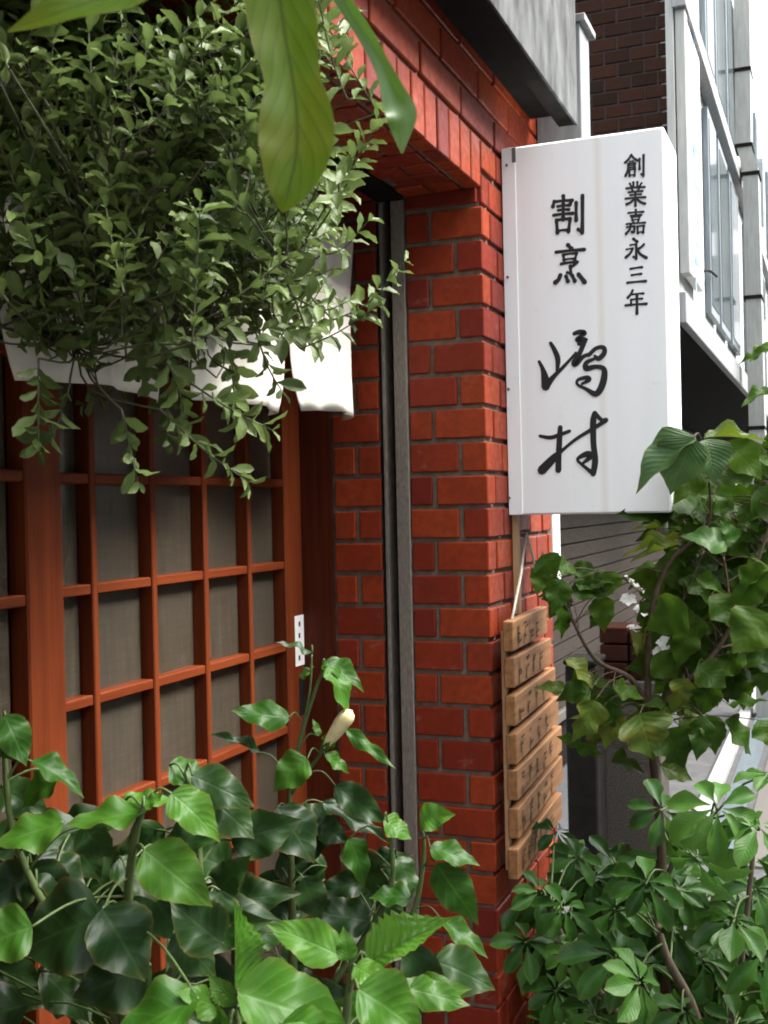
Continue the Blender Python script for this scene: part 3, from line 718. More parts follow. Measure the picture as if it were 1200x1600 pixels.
def pot(name, label, x, y, r, h):
    t = thing(name, label, 'plant pot', (x, y, 0)); n = 24; mb_ = MB()
    pr_ = [(r*.72, .002), (r*.95, h*.86), (r*1.06, h*.86), (r*1.06, h), (r*.93, h), (r*.9, h*.8)]
    for rr, zz in pr_:
        for j in range(n): mb_.v.append((rr*cos(2*pi*j/n), rr*sin(2*pi*j/n), zz))
    for i in range(len(pr_)-1):
        for j in range(n): mb_.f.append((i*n+j, i*n+(j+1) % n, (i+1)*n+(j+1) % n, (i+1)*n+j))
    mb_.f.append(tuple(range(n))[::-1])
    o = new('vessel', mb_.mesh(), TERRA, t, smooth=True)
    m = D.meshes.new('soil'); m.from_pydata([(r*.91*cos(2*pi*j/n), r*.91*sin(2*pi*j/n), h*.84) for j in range(n)], [], [tuple(range(n))]); new('soil', m, SOIL, t)
    return t

# ---- grey-green shrub hanging in from the upper left
rd = random.Random(11)
TB = Vector((-1.62, -.02, 0))
shrub = thing('leafy_shrub', 'dense grey-green small-leaved shrub hanging in front of the cloth curtain', 'shrub', tuple(TB))
POLY = [(-60, -60), (520, -60), (515, 60), (505, 140), (575, 190), (560, 260), (520, 300), (530, 370), (545, 430), (520, 500), (460, 530), (410, 520), (385, 560), (370, 620), (380, 660), (350, 690), (300, 680), (250, 700), (200, 720), (150, 660), (90, 640), (60, 600), (20, 590), (-60, 570)]
def inside(x, y, poly=POLY):
    c = False; j = len(poly)-1
    for i in range(len(poly)):
        xi, yi = poly[i]; xj, yj = poly[j]
        if (yi > y) != (yj > y) and x < (xj-xi)*(y-yi)/(yj-yi)+xi: c = not c
        j = i
    return c
tw = []                                                        # (start, end, leafscale)
def dirat(px, py):
    dx = (px-190)/420; dy = (py-330)/420
    up = .75 if py < 330 else (.75-(py-330)/300*1.35)
    return (RGT*(dx*.75+rd.gauss(0, .38)) + UPV*(up+rd.gauss(0, .3)) - FWD*(.28+rd.gauss(0, .35))).normalized()
while len(tw) < 430:
    px = rd.uniform(-60, 600); py = rd.uniform(-60, 760)
    if not inside(px, py): continue
    if 360 < py and px > 330 and rd.random() < .5: continue
    if py > 560 and rd.random() < .45: continue
    if py > 440 and px < 340 and rd.random() < .72: continue
    d = rd.uniform(1.22, 1.85); e = P(px, py, d); L = rd.uniform(.07, .15); s = e-dirat(px, py)*L
    tw.append((s, e, rd.uniform(.8, 1.15)))
while len(tw) < 570:                                           # deeper layer that closes the crown
    px = rd.uniform(-90, 520); py = rd.uniform(-60, 480)
    if not inside(max(px, 0), py): continue
    e = P(px, py, rd.uniform(1.6, 1.9)); tw.append((e-dirat(px, py)*rd.uniform(.09, .16), e, 1.2))
while len(tw) < 650:
    px = rd.uniform(-110, 130); py = rd.uniform(40, 430)
    e = P(px, py, rd.uniform(1.25, 1.6)); tw.append((e-dirat(px, py)*rd.uniform(.09, .16), e, 1.1))
for _ in range(26):
    px = rd.uniform(-60, 60); py = rd.uniform(120, 300); e = P(px, py, rd.uniform(1.35, 1.6)); tw.append((e-dirat(px, py)*rd.uniform(.09, .15), e, 1.1))
for (a, b, c, d_, dep) in ((520, 500, 632, 408, 1.45), (505, 330, 598, 175, 1.4), (500, 400, 575, 345, 1.42), (470, 545, 590, 478, 1.46), (250, 640, 388, 752, 1.35), (300, 600, 425, 672, 1.36), (470, 470, 545, 470, 1.4), (190, 640, 215, 752, 1.3), (60, 560, 60, 690, 1.28), (110, 600, 60, 700, 1.3),
        (150, 200, 185, 70, 1.25), (80, 230, 95, 90, 1.25), (290, 230, 345, 110, 1.27), (330, 330, 400, 150, 1.26), (400, 520, 440, 610, 1.44), (240, 420, 300, 330, 1.22), (480, 100, 560, 20, 1.4), (430, 440, 520, 420, 1.42)):
    tw.append((P(a, b, dep+.03), P(c, d_, dep), 1.0))
LD = [leafdata(PR_SM, 6, 2, rd.uniform(.0, .4), rd.uniform(.05, .4), .05, rd=rd) for _ in range(8)]
LM = [None]*8
for i in range(8):
    V, F_, UV = LD[i]; m = D.meshes.new('leaf'); m.from_pydata(V, [], F_); ul = m.uv_layers.new(name='UVMap')
    for lp in m.loops: ul.data[lp.index].uv = UV[lp.vertex_index]
    m.materials.append(L_SHRUB); m.shade_smooth(); LM[i] = m
stem = MB(); leaves = []
HUB = [P(x, y, d) for x, y, d in ((60, 300, 1.5), (180, 180, 1.5), (200, 420, 1.45), (330, 300, 1.5), (320, 480, 1.5), (440, 200, 1.52), (430, 400, 1.5), (120, 540, 1.42), (300, 60, 1.5), (40, 60, 1.5))]
TT = P(-330, 520, 1.35)
stem.tube(smooth_path([tuple(TB+Vector((0, 0, .28))), tuple((TB+Vector((0, 0, .8))+TT*0)), tuple(TT)], 5), .022, 8)
for h in HUB:
    mid = TT.lerp(h, .5)+Vector((0, 0, .05)); pp = smooth_path([tuple(TT), tuple(mid), tuple(h)], 4); stem.tube(pp, [.012-.008*k/(len(pp)-1) for k in range(len(pp))], 6)
tws = MB()
for s, e, sc in tw:
    d = e-s; L = d.length
    sag = Vector((0, 0, rd.uniform(-.02, .01)))
    pts = [Vector(p) for p in smooth_path([tuple(s), tuple((s+e)/2+sag), tuple(e)], 4)]
    tws.tube(pts, [.0014-.0007*k/(len(pts)-1) for k in range(len(pts))], 4, False)
    hb = min(HUB, key=lambda q: (q-s).length)
    if (hb-s).length < .5: tws.tube(smooth_path([tuple(hb), tuple(hb.lerp(s, .5)+Vector((rd.gauss(0, .015), rd.gauss(0, .015), -.015))), tuple(s)], 3), .0014, 4, False)
    npair = max(4, int(L/.0135)); t = d.normalized(); a0 = rd.uniform(0, pi)
    ref = t.cross(Vector((.2, .1, 1))).normalized(); ref2 = t.cross(ref)
    for k in range(npair):
        f_ = .12+.88*k/(npair-1); p = s.lerp(e, f_)+sag*(4*f_*(1-f_))*.5
        an = a0+(k % 2)*pi/2+rd.gauss(0, .25)
        for sgn in (1, -1):
            out = (ref*cos(an)+ref2*sin(an))*sgn
            dirn = (out*rd.uniform(.7, 1)+t*rd.uniform(.35, .9)*(1.3 if f_ > .9 else 1)+Vector((0, 0, -.12))).normalized()
            ln = rd.uniform(.022, .038)*sc*(.62 if f_ > .93 else 1); nr = (t+Vector((0, 0, .6))+Vector((rd.gauss(0, .3), rd.gauss(0, .3), rd.gauss(0, .3))))
            leaves.append((p, dirn, ln, nr, rd.uniform(.38, .52)))
def near(l): return (l[0]-CAM).dot(FWD)
leaves.sort(key=near)
vis = []; rest = []
for l in leaves:
    q = l[0]-CAM; z = q.dot(FWD); px = 600+FPX*q.dot(RGT)/z; py = 800-FPX*q.dot(UPV)/z
    (vis if (len(vis) < 300 and 5 < px < 640 and 5 < py < 770) else rest).append(l)
jn = Joined()
for k, (p, dr, ln, nr, wr) in enumerate(vis): place('leaf', LM[k % 8], shrub, basis(p, p+dr*ln, nr, ln*wr))
for k, (p, dr, ln, nr, wr) in enumerate(rest): jn.add(LD[k % 8], basis(p, p+dr*ln, nr, ln*wr), rd.random())
jn.build('foliage', L_SHRUB, shrub)
child('trunk', stem.mesh(), BARK, shrub, smooth=True); child('twigs', tws.mesh(), TWIG, shrub, smooth=True)
pot('plant_pot', 'terracotta pot under the grey-green shrub', TB.x, TB.y, .19, .34)

# ---- generic leafy plants from measured leaves
def nvec(rnd, up=.55, side=0.0, cam_=.75, jit=.25):
    return (-FWD*cam_ + Vector((0, 0, 1))*up + RGT*side + Vector((rnd.gauss(0, jit), rnd.gauss(0, jit), rnd.gauss(0, jit)))).normalized()
def variants(name, mat, pr, n, nseg, nc, rnd, teeth=0, arch=(.05, .35), fold=(.1, .4), wave=.1, cup=0):
    return [leafmesh(name, mat, pr, nseg, nc, rnd.uniform(*arch), rnd.uniform(*fold), wave, teeth, rnd, cup, rnd.uniform(-.06, .06)) for _ in range(n)]
rh = random.Random(21)
HB = {t: variants('leaf', m, PR_HB, 9, 20, 6, rh, .014, (.02, .45), (.05, .32), .08, .04) for t, m in (('d', L_HIB_D), ('m', L_HIB_M), ('b', L_HIB_B))}
HB['s'] = variants('leaf', L_HIB_S, PR_OV, 3, 22, 6, rh, .10, (.05, .2), (.3, .5), .04)
def leafy(plant, stems, items, meshes, rnd, stem_mat, petr=.0015, stem_n=8, up=.55):
    """stems: lists of (px,py,depth,radius); items: (bx,by,tx,ty,w,depth,tone[,side,up])"""
    mb_ = MB(); samples = []
    for st_ in stems:
        pts = smooth_path([tuple(P(a, b, d))+(r,) for a, b, d, r in st_], 5)
        mb_.tube([p[:3] for p in pts], [p[3] for p in pts], stem_n); samples += [Vector(p[:3]) for p in pts]
    for k, it in enumerate(items):
        bx_, by_, tx, ty, w_, d, tone = it[:7]; sd_ = it[7] if len(it) > 7 else rnd.gauss(0, .15); u_ = it[8] if len(it) > 8 else up
        b_ = P(bx_, by_, d); t_ = P(tx, ty, d-rnd.uniform(-.01, .03)); ms = meshes[tone]
        n_ = nvec(rnd, u_, sd_)
        place('leaf', ms[k % len(ms)], plant, basis(b_, t_, n_, w_/FPX*d*1.08))
        s_ = min(samples, key=lambda q: (q-b_).length + max(0, q.z-b_.z)*.8 + rnd.uniform(0, .05))
        if (s_-b_).length < .5:
            mid = s_.lerp(b_, .55)+Vector((0, 0, .012)); mb_.tube(smooth_path([tuple(s_), tuple(mid), tuple(b_)], 4), petr, 5)
    return child('stems', mb_.mesh(), stem_mat, plant, smooth=True)
def fill(n, region, drange, wl, tone, rnd, out=None):
    r = []
    for _ in range(n):
        x = rnd.uniform(region[0], region[2]); y = rnd.uniform(region[1], region[3]); an = rnd.uniform(-.6, 3.7); L = rnd.uniform(*wl)
        r.append((x, y, x+L*cos(an), y+L*sin(an)*.8, L*rnd.uniform(.45, .7), rnd.uniform(*drange), tone)); 
    return r
hl = P(180, 1500, 1.35)
hibL = thing('hibiscus_bush', 'dark glossy broad-leaved bush at the lower left in front of the lattice door', 'bush', (hl.x, hl.y, 0))
items = [(8, 1118, 44, 1195, 52, 1.28, 'm'), (-5, 1140, 10, 1180, 46, 1.3, 'm'), (50, 1190, 138, 1222, 48, 1.3, 'm', 0, .9), (228, 1268, 98, 1285, 62, 1.22, 'm', 0, .9), (300, 1212, 402, 1255, 62, 1.32, 'd'), (268, 1240, 347, 1298, 66, 1.2, 'b'),
 (98, 1285, -12, 1320, 76, 1.27, 'm', 0, .8), (226, 1328, 330, 1412, 86, 1.18, 'm'), (158, 1432, 18, 1478, 138, 1.2, 'd', -.2, .6), (160, 1420, 232, 1532, 104, 1.2, 'd', .3), (348, 1474, 262, 1408, 82, 1.24, 'd'), (50, 1448, -40, 1478, 84, 1.15, 'm'),
 (235, 1508, 110, 1560, 104, 1.22, 'd'), (310, 1562, 150, 1612, 92, 1.08, 'm', 0, 1.0), (130, 1290, 165, 1345, 60, 1.3, 'd'), (270, 1460, 345, 1520, 74, 1.25, 'd'), (190, 1260, 265, 1232, 40, 1.26, 'b', 0, .9), (225, 1262, 255, 1235, 26, 1.2, 'b'), (265, 1195, 330, 1225, 60, 1.34, 'm'),
 (255, 1330, 340, 1300, 60, 1.3, 'd'), (60, 1340, 140, 1400, 80, 1.33, 'd'), (330, 1250, 400, 1300, 70, 1.34, 'd'), (90, 1215, 20, 1250, 54, 1.33, 'm'), (0, 1230, 70, 1270, 60, 1.35, 'd'), (180, 1345, 250, 1395, 60, 1.3, 'd'), (340, 1390, 390, 1340, 50, 1.33, 'd')]
items += fill(62, (-30, 1290, 410, 1620), (1.3, 1.55), (85, 145), 'd', rh)
leafy(hibL, [[(185, 1900, 1.35, .011), (195, 1600, 1.3, .008), (200, 1400, 1.26, .0055), (215, 1290, 1.22, .004), (235, 1240, 1.22, .0025)], [(190, 1600, 1.3, .006), (90, 1450, 1.3, .005), (20, 1300, 1.3, .004), (5, 1120, 1.3, .0028)], [(195, 1650, 1.32, .006), (300, 1450, 1.3, .005), (310, 1300, 1.32, .003), (290, 1205, 1.33, .002)]], items, HB, rh, STEMGREEN)
hc = P(455, 1560, 1.62)
hibC = thing('flowering_hibiscus', 'slender leafy plant with one furled cream flower in front of the brick reveal', 'plant', (hc.x, hc.y, 0))
items = [(452, 1122, 362, 1108, 46, 1.58, 'm', 0, .7), (406, 1176, 328, 1140, 20, 1.6, 'd', 0, 1.2), (480, 1186, 424, 1230, 56, 1.56, 'm'), (488, 1020, 440, 992, 20, 1.6, 'd', 0, 1.0), (508, 1036, 572, 1062, 42, 1.6, 'm', 0, .9), (512, 1042, 560, 1106, 42, 1.58, 'b', .3, .3), (540, 1140, 620, 1200, 22, 1.6, 'm', 0, 1.0), (508, 1180, 552, 1204, 26, 1.58, 'm'),
 (524, 1228, 608, 1288, 44, 1.6, 'd', 0, .8), (505, 1254, 612, 1312, 36, 1.62, 'd', 0, .9), (545, 1310, 584, 1384, 44, 1.6, 'm'), (434, 1262, 494, 1344, 80, 1.55, 'd'), (474, 1372, 508, 1446, 50, 1.58, 'd'), (656, 1282, 706, 1268, 42, 1.58, 'b'), (672, 1326, 752, 1340, 42, 1.56, 'm', 0, .8), (682, 1350, 750, 1446, 58, 1.55, 'm', .2), (690, 1438, 768, 1486, 36, 1.55, 'm', 0, .9),
 (642, 1402, 576, 1398, 50, 1.58, 'm'), (600, 1280, 645, 1310, 40, 1.6, 'b', 0, .9), (640, 1478, 692, 1590, 58, 1.55, 'd'), (560, 1330, 600, 1420, 50, 1.63, 'd'), (440, 1330, 500, 1390, 60, 1.64, 'd'), (620, 1340, 660, 1400, 40, 1.62, 'd'), (470, 1060, 486, 1040, 12, 1.6, 'b'), (498, 1150, 492, 1120, 12, 1.6, 'b'), (510, 1062, 498, 1035, 12, 1.6, 'b')]
items += fill(44, (390, 1330, 690, 1620), (1.6, 1.8), (65, 115), 'd', rh) + fill(6, (480, 1280, 560, 1380), (1.62, 1.75), (50, 80), 'd', rh)
leafy(hibC, [[(455, 1900, 1.64, .010), (458, 1560, 1.62, .007), (455, 1350, 1.6, .0048), (452, 1240, 1.6, .0038), (468, 1160, 1.6, .003), (492, 1080, 1.6, .0025), (508, 1040, 1.6, .0018)], [(468, 1160, 1.6, .002), (484, 1080, 1.6, .0017), (487, 1022, 1.6, .0014)], [(455, 1240, 1.6, .003), (485, 1200, 1.6, .0026), (508, 1168, 1.59, .0022)],
 [(460, 1620, 1.62, .006), (560, 1480, 1.62, .005), (612, 1380, 1.6, .004), (606, 1285, 1.6, .0025)], [(570, 1520, 1.62, .005), (640, 1440, 1.58, .004), (662, 1340, 1.58, .003), (658, 1285, 1.58, .002)]], items, HB, rh, STEMGREEN, .0012)
fb_, ft_ = P(507, 1168, 1.59), P(546, 1114, 1.57)
fl = MB(); ax = ft_-fb_
a_ = ax.normalized().orthogonal().normalized(); b_ = ax.normalized().cross(a_); TS = (0, .1, .22, .36, .5, .64, .76, .86, .94, 1); RS = (.0035, .0062, .0075, .0088, .0098, .0108, .0112, .0104, .0080, .0028)
for i, (t, r_) in enumerate(zip(TS, RS)):                      # furled petals: five ridges twisting round the bud
    for j in range(20):
        an = 2*pi*j/20; rr = r_*(1+.16*abs(sin(2.5*(an+t*1.6)))-.10); fl.v.append(tuple(fb_+ax*(t*1.06)+(a_*cos(an)+b_*sin(an))*rr))
for i in range(len(TS)-1):
    for j in range(20): fl.f.append((i*20+j, i*20+(j+1) % 20, (i+1)*20+(j+1) % 20, (i+1)*20+j))
fl.f.append(tuple(range(180, 200)))
m = fl.mesh()
for v in m.vertices: v.co += Vector((rh.gauss(0, .0002), rh.gauss(0, .0002), rh.gauss(0, .0002)))
child('furled_flower', m, PETAL, hibC, smooth=True)
for k in range(5):
    an = k*2*pi/5; s_ = ax.normalized().orthogonal(); s_.rotate(Matrix.Rotation(an, 3, ax.normalized()))
    place('sepal', HB['b'][k % 7], hibC, basis(fb_-ax*.05, fb_+ax*.32+s_*.012, s_, .010))
hy = P(470, 1680, 1.12)
hibY = thing('young_hibiscus', 'bright green toothed-leaf plant at the bottom edge, closest to the camera', 'plant', (hy.x, hy.y, 0))
items = [(366, 1566, 372, 1406, 84, 1.12, 's', .2, .25), (532, 1494, 420, 1438, 66, 1.14, 'b', 0, .8), (578, 1504, 700, 1432, 74, 1.14, 's', 0, .7), (372, 1552, 572, 1600, 118, 1.06, 'b', 0, .8), (560, 1545, 672, 1612, 96, 1.08, 'b', 0, .8), (366, 1570, 325, 1520, 34, 1.1, 's'), (372, 1560, 432, 1535, 40, 1.1, 'b'), (545, 1500, 535, 1455, 32, 1.12, 'b'), (555, 1510, 600, 1535, 44, 1.11, 'b'), (350, 1580, 280, 1545, 50, 1.1, 'b', 0, .9), (440, 1600, 520, 1650, 90, 1.05, 'b'), (360, 1600, 300, 1650, 80, 1.05, 'm')]
items += fill(8, (360, 1540, 640, 1610), (1.15, 1.25), (80, 120), 'm', rh)
leafy(hibY, [[(470, 2000, 1.15, .009), (420, 1720, 1.13, .006), (375, 1610, 1.12, .004), (366, 1566, 1.12, .003)], [(470, 1900, 1.15, .006), (530, 1650, 1.14, .005), (550, 1510, 1.14, .0035)]], items, HB, rh, STEMGREEN)
pot('plant_pot', 'terracotta pot of the dark broad-leaved bush', hl.x, hl.y, .17, .3)
pot('plant_pot', 'terracotta pot of the plant with the cream flower', hc.x, hc.y, .15, .28)
pot('plant_pot', 'terracotta pot of the bright toothed-leaf plant', hy.x, hy.y, .12, .25)
for pl_, px_, d_ in ((hibL, 185, 1.35), (hibC, 455, 1.64), (hibY, 470, 1.15)):
    top = P(px_, 1880, d_); child('lower_stem', MB().tube([(pl_.location.x, pl_.location.y, .2), tuple(top)], .010, 8).mesh(), STEMGREEN, pl_, smooth=True)

# ---- leaves hanging close to the lens from above
rn = random.Random(4)
ob = P(420, -260, .62)
ov = thing('overhanging_branch', 'large yellow-green leaves hanging down into the top of the view from a twig', 'branch', tuple(ob))
def longleaf(name, pts, nrms, mat, nseg=22, nc=6, fold=.25, edge=.03):
    sp = smooth_path([tuple(P(a, b, d))+(w_/FPX*d, n1, n2) for (a, b, d, w_), (n1, n2) in zip(pts, nrms)], 6)
    V = []; UV = []; F_ = []; n = len(sp); ph = rn.uniform(0, 6)
    for i, s_ in enumerate(sp):
        p = Vector(s_[:3]); t = (Vector(sp[min(i+1, n-1)][:3])-Vector(sp[max(i-1, 0)][:3])).normalized()
        nn = (-FWD + RGT*s_[4] + Vector((0, 0, 1))*s_[5]).normalized(); x = t.cross(nn).normalized(); nn = x.cross(t)
        for j in range(nc+1):
            u = 2*j/nc-1; V.append(tuple(p+x*u*s_[3]*.5+nn*(fold*abs(u)*s_[3]*.5+edge*s_[3]*sin(i*.7+ph)*u*u))); UV.append((u*.5+.5, i/(n-1)))
    for i in range(n-1):
        for j in range(nc): a = i*(nc+1)+j; F_.append((a, a+1, a+nc+2, a+nc+1))
    m = D.meshes.new(name); m.from_pydata(V, [], F_); ul = m.uv_layers.new(name='UVMap')
    for lp in m.loops: ul.data[lp.index].uv = UV[lp.vertex_index]
    return child(name, m, mat, ov, smooth=True)
longleaf('leaf', [(415, -170, .66, 10), (425, -110, .65, 90), (437, 0, .64, 108), (447, 70, .63, 104), (458, 130, .62, 88), (464, 195, .61, 116), (462, 245, .605, 112), (450, 300, .6, 66), (441, 332, .6, 4)], [(0, .1)]*9, L_NEAR)
longleaf('leaf', [(470, -150, .74, 8), (505, -70, .73, 40), (540, 5, .72, 26), (572, 55, .715, 26), (598, 105, .71, 26), (616, 150, .705, 40), (626, 180, .70, 50), (627, 210, .70, 30), (628, 240, .70, 3)], [(-.6, .2)]*4+[(-.3, .2)]*2+[(.1, .1)]*3, L_NEAR2)
longleaf('leaf', [(330, -120, .55, 8), (260, -50, .54, 90), (180, -10, .53, 110), (90, 20, .52, 70), (12, 50, .52, 4)], [(0, .5)]*5, L_NEAR)
child('twig', MB().tube([tuple(x) for x in smooth_path([tuple(P(-100, -420, .8)), tuple(P(200, -260, .7)), tuple(P(420, -200, .66)), tuple(P(520, -180, .74))], 5)], .003, 6).mesh(), TWIG, ov, smooth=True)
child('twig', MB().tube([tuple(P(415, -170, .66)), tuple(P(400, -200, .665))], .0015, 5).mesh(), TWIG, ov)
child('twig', MB().tube([tuple(P(330, -120, .55)), tuple(P(300, -235, .68))], .0015, 5).mesh(), TWIG, ov)
child('twig', MB().tube([tuple(P(-100, -420, .8)), tuple(P(-330, 100, 1.2)), tuple(TT)], [.004, .006, .008], 6).mesh(), TWIG, ov)

# ---- climbing vine shrub right of the sign
rv = random.Random(31)
VB = P(1035, 1300, 2.45)
vine = thing('climbing_vine', 'tangled climbing vine with lobed leaves below and beside the white sign', 'vine', (VB.x, VB.y, 0))
VM = {'d': variants('leaf', L_VINE, PR_OV, 5, 12, 4, rv, .05), 'l': variants('leaf', L_VINE, PR_LOB, 5, 14, 4, rv, .03), 'y': variants('leaf', L_VINE_Y, PR_LOB, 5, 14, 4, rv, .03), 'r': variants('leaf', L_RIB, PR_OV, 3, 14, 6, rv, .0, (.15, .3), (.25, .4), .05), 'e': variants('leaf', L_VINE_Y, PR_OV, 4, 10, 4, rv, .04), 'g': variants('leaf', L_HIB_M, PR_LOB, 4, 14, 4, rv, .05)}
items = [(1086, 682, 986, 758, 66, 2.27, 'r', -.5, .9), (1082, 684, 1045, 772, 84, 2.26, 'r', 0, .6), (1104, 686, 1124, 752, 62, 2.3, 'r', .1, .6), (1100, 684, 1200, 672, 28, 2.35, 'e', 0, 1.4), (1138, 690, 1194, 746, 56, 2.36, 'd'), (1098, 730, 1052, 786, 46, 2.36, 'd'), (1136, 852, 1072, 828, 58, 2.35, 'g', 0, .4), (1150, 845, 1128, 812, 30, 2.35, 'g'),
 (1062, 842, 968, 856, 14, 2.4, 'e', 0, 1.6), (1062, 850, 982, 874, 18, 2.38, 'e', 0, 1.4), (1040, 826, 985, 822, 8, 2.42, 'e', 0, 1.6), (1072, 945, 1010, 985, 76, 2.32, 'd', 0, .4), (1200, 960, 1146, 1020, 84, 2.3, 'd'), (1190, 880, 1150, 960, 70, 2.35, 'd'),
 (846, 868, 872, 905, 46, 2.3, 'd'), (850, 885, 838, 930, 34, 2.32, 'd'), (878, 905, 862, 960, 40, 2.3, 'd'), (890, 925, 962, 925, 34, 2.34, 'd', 0, .9), (935, 930, 948, 990, 40, 2.36, 'd'), (872, 940, 882, 1000, 36, 2.32, 'd'), (900, 900, 940, 925, 36, 2.36, 'd'), (865, 880, 905, 895, 30, 2.33, 'd'),
 (884, 1030, 932, 1072, 34, 2.33, 'e', .4, .4), (922, 1078, 868, 1085, 52, 2.34, 'l', 0, .4), (930, 1095, 902, 1165, 60, 2.32, 'y', 0, .4), (958, 1075, 1010, 1090, 36, 2.34, 'l', 0, .9), (1000, 1115, 1022, 1190, 96, 2.3, 'y', 0, .35), (1040, 1140, 1078, 1205, 72, 2.32, 'l'), (1032, 1196, 1086, 1216, 40, 2.36, 'e'), (960, 1110, 945, 1170, 46, 2.38, 'y'),
 (1070, 1060, 1052, 1120, 46, 2.36, 'y'), (1100, 1120, 1088, 1188, 40, 2.33, 'd'), (1108, 1118, 1120, 1180, 40, 2.34, 'd'), (1132, 1128, 1186, 1176, 58, 2.32, 'd', 0, .8), (1140, 1102, 1200, 1090, 40, 2.34, 'd', 0, 1), (1185, 1125, 1210, 1170, 50, 2.3, 'd'), (1200, 546, 1152, 566, 20, 2.3, 'd', 0, 1.2), (1205, 608, 1158, 632, 24, 2.32, 'd', 0, 1.0), (1210, 540, 1170, 555, 30, 2.36, 'd'),
 (1075, 980, 1062, 1045, 46, 2.36, 'd'), (1020, 1025, 1060, 1060, 48, 2.4, 'd'), (1090, 1040, 1135, 1075, 50, 2.36, 'd'), (1115, 1065, 1095, 1120, 44, 2.36, 'd'), (1010, 980, 990, 1020, 30, 2.42, 'e'), (1000, 940, 1020, 1010, 40, 2.42, 'l'), (1110, 930, 1155, 985, 54, 2.38, 'd'), (1060, 900, 1110, 930, 40, 2.42, 'l', 0, .8)]
items += fill(105, (1060, 760, 1230, 1060), (2.4, 2.75), (55, 95), 'd', rv) + fill(16, (1040, 800, 1200, 1000), (2.36, 2.5), (40, 70), 'l', rv) + fill(16, (900, 1050, 1090, 1190), (2.36, 2.5), (40, 70), 'l', rv) + fill(12, (880, 1040, 1080, 1180), (2.36, 2.48), (35, 60), 'y', rv) + fill(60, (1040, 780, 1230, 1060), (2.42, 2.7), (55, 95), 'd', rv) + fill(10, (860, 870, 960, 960), (2.34, 2.42), (35, 55), 'd', rv) + fill(10, (1120, 690, 1230, 800), (2.4, 2.6), (50, 80), 'd', rv)
leafy(vine, [[(1040, 1560, 2.46, .012), (1032, 1300, 2.45, .010), (1020, 1180, 2.44, .009), (1012, 1060, 2.42, .0075), (1018, 960, 2.4, .006), (1045, 880, 2.4, .005), (1100, 830, 2.38, .004), (1110, 780, 2.36, .003), (1098, 690, 2.32, .002)],
 [(1014, 1110, 2.43, .007), (985, 1060, 2.4, .006), (930, 1030, 2.38, .0045), (890, 960, 2.34, .003), (850, 875, 2.32, .002)], [(1022, 1130, 2.43, .0075), (1050, 1080, 2.42, .007), (1085, 1055, 2.4, .006), (1130, 1000, 2.4, .005), (1175, 900, 2.4, .004), (1215, 760, 2.4, .003), (1215, 560, 2.38, .002)],
 [(1130, 870, 2.4, .003), (1138, 920, 2.4, .0025), (1140, 960, 2.38, .002)], [(1100, 860, 2.4, .0025), (1070, 930, 2.4, .002), (1060, 960, 2.4, .0018)]], items, VM, rv, BROWNSTEM, .0011)
PM = leafmesh('petal', N('white_petal').set((.75, .75, .7), .7, .1).m, PR_OB, 6, 4, .25, .2, .2, 0, rv)
for (x, y, r_) in ((988, 915, 20), (982, 938, 13), (1006, 956, 16), (992, 984, 13), (1040, 1008, 15), (1030, 1022, 12), (1100, 830, 8)):
    c = P(x, y, 2.43); nn = nvec(rv, .9, 0, .7, .3); a = nn.orthogonal().normalized(); b = nn.cross(a); R_ = r_/FPX*2.43
    hd = child('blossom', MB().tube([c-nn*.012, c], [.002, .004], 6).mesh(), STEMGREEN, vine)
    for k in range(5):
        an = 2*pi*k/5+rv.uniform(-.2, .2); o = a*cos(an)+b*sin(an); q = D.objects.new('petal', PM); COL.objects.link(q); q.parent = hd; q.matrix_local = Matrix.Translation(vine.location) @ basis(c, c+o*R_+nn*R_*.4, nn, R_*.95)
        q.matrix_local = basis(c, c+o*R_+nn*R_*.4, nn, R_*.95)
pot('plant_pot', 'terracotta pot of the climbing vine', VB.x, VB.y, .17, .3)
child('lower_stem', MB().tube([(VB.x, VB.y, .22), tuple(P(1040, 1550, 2.46))], .013, 8).mesh(), BROWNSTEM, vine, smooth=True)

# ---- schefflera at the lower right
rs = random.Random(41)
SBp = P(1075, 1560, 2.2)
sch = thing('schefflera_plant', 'schefflera with whorls of glossy oval leaflets at the lower right corner', 'plant', (SBp.x, SBp.y, 0))
SM = {'d': [leafmesh('leaflet', L_SCH, PR_OB, 7, 4, rs.uniform(.1, .35), rs.uniform(.15, .4), .05, 0, rs) for _ in range(6)], 'b': [leafmesh('leaflet', L_SCH_B, PR_OB, 7, 4, rs.uniform(.1, .35), rs.uniform(.15, .4), .05, 0, rs) for _ in range(6)]}
SS = []; smb = MB()
for st_ in ([(1110, 1720, 2.2, .012), (1088, 1590, 2.2, .010), (1040, 1490, 2.2, .008), (1030, 1420, 2.22, .006), (1060, 1330, 2.2, .005), (1110, 1280, 2.15, .004)], [(1070, 1700, 2.2, .008), (980, 1600, 2.2, .007), (900, 1500, 2.22, .005), (860, 1420, 2.25, .004)], [(1120, 1690, 2.2, .008), (1150, 1560, 2.2, .006), (1170, 1400, 2.2, .005), (1180, 1300, 2.2, .004)]):
    pts = smooth_path([tuple(P(a, b, d))+(r,) for a, b, d, r in st_], 5); smb.tube([p[:3] for p in pts], [p[3] for p in pts], 8); SS += [Vector(p[:3]) for p in pts]
nleaf = 0; nlet = 0
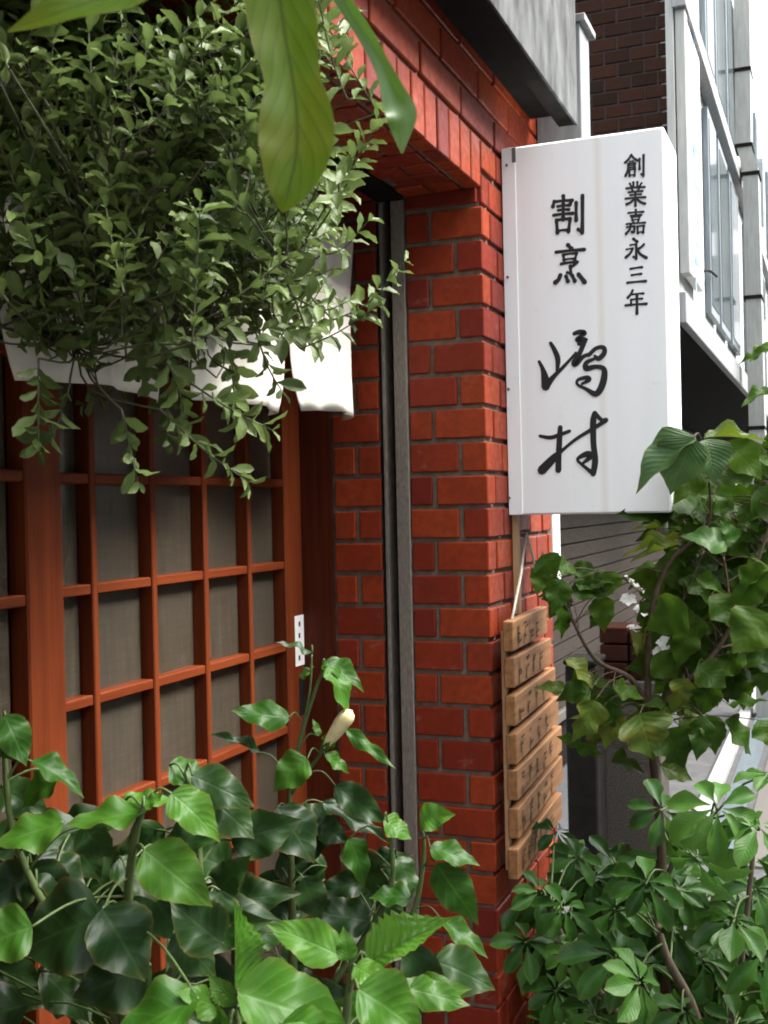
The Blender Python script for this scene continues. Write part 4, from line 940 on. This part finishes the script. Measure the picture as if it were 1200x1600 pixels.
def whorl(px, py, r, d, tone, tilt_up=.55, n=None, side=0):
    global nleaf, nlet
    c = P(px, py, d); R_ = r/FPX*d; nn = nvec(rs, tilt_up+rs.uniform(0, .5), side, .7, .3); n = n or rs.choice((7, 8, 8, 9))
    s_ = min(SS, key=lambda q: (q-c).length+max(0, q.z-c.z)*.8); mb_ = MB()
    back = c - nn*R_*.12; mid = s_.lerp(back, .6)+Vector((0, 0, .02)); mb_.tube(smooth_path([tuple(s_), tuple(mid), tuple(back), tuple(c)], 3), .0022, 5)
    lf = child('leaf', mb_.mesh(), STEMGREEN, sch, smooth=True)
    a = nn.orthogonal().normalized(); b = nn.cross(a); a0 = rs.uniform(0, 6)
    ms = SM[tone]
    for k in range(n):
        an = a0+2*pi*k/n+rs.gauss(0, .1); o = a*cos(an)+b*sin(an); L = R_*rs.uniform(.85, 1.15)
        tip = c+o*L+nn*L*rs.uniform(-.35, .05)+Vector((0, 0, -.12*L)); base_ = c+o*L*.12
        q = D.objects.new('leaflet', ms[(k+nleaf) % 6]); COL.objects.link(q); q.parent = lf; q.matrix_local = basis(base_, tip, nn+o*.2, L*rs.uniform(.42, .50)); nlet += 1
    nleaf += 1
for px, py, r, d, t in ((880, 1418, 52, 2.2, 'd'), (962, 1492, 82, 2.1, 'd'), (1000, 1535, 66, 1.95, 'b'), (1010, 1380, 66, 2.15, 'd'), (1086, 1340, 74, 2.05, 'b'), (1146, 1438, 74, 2.05, 'd'), (822, 1472, 52, 2.25, 'd'), (930, 1582, 58, 2.05, 'd'), (1033, 1265, 58, 2.1, 'd'), (1121, 1262, 78, 2.0, 'b'), (1185, 1290, 74, 1.98, 'b'), (845, 1395, 50, 2.3, 'd'), (868, 1548, 50, 2.2, 'd'), (1195, 1490, 70, 2.1, 'd'), (1070, 1580, 60, 2.1, 'd'), (900, 1340, 44, 2.4, 'd'), (890, 1490, 46, 2.15, 'b'), (1150, 1600, 64, 2.1, 'd'),
    (1050, 1450, 70, 2.35, 'd'), (960, 1420, 60, 2.35, 'd'), (1100, 1500, 66, 2.35, 'd'), (1180, 1390, 60, 2.3, 'd'), (925, 1370, 56, 2.45, 'd'), (1000, 1600, 60, 2.3, 'd'), (850, 1600, 50, 2.3, 'd'), (1130, 1530, 60, 2.4, 'd'), (1060, 1390, 50, 2.3, 'd'), (1210, 1570, 60, 2.15, 'd'), (870, 1300, 46, 2.5, 'd'), (1200, 1210, 56, 2.1, 'b')):
    whorl(px, py, r, d, t)
for _ in range(26): whorl(rs.uniform(830, 1210), rs.uniform(1350, 1640), rs.uniform(50, 72), rs.uniform(2.3, 2.75), 'd', n=6)
ju = Joined(); LU = [leafdata(PR_OB, 4, 2, rs.uniform(.1, .4), .3, .05, rd=rs) for _ in range(5)]
for _ in range(900):
    px, py = rs.uniform(815, 1260), rs.uniform(1340, 1700)
    if py < 1340+max(0, (900-px))*.8: continue
    c = P(px, py, rs.uniform(2.45, 3.0)); n_ = nvec(rs, .7, 0, .6, .4); o = n_.orthogonal().normalized(); o.rotate(Matrix.Rotation(rs.uniform(0, 6.3), 3, n_)); L = rs.uniform(.07, .11)
    ju.add(LU[_ % 5], basis(c, c+o*L+Vector((0, 0, -.02)), n_, L*.45), rs.random())
ju.build('foliage', L_SCH, sch)
child('trunk', smb.mesh(), BARK, sch, smooth=True)
child('lower_trunk', MB().tube([(SBp.x, SBp.y, .2), tuple(P(1110, 1700, 2.2))], .013, 8).mesh(), BARK, sch, smooth=True)
pot('plant_pot', 'terracotta pot of the schefflera', SBp.x, SBp.y, .18, .3)
print('bricks', nbrick, 'leaflets', nlet, 'shrub leaves', len(leaves), 'objects', len(D.objects))
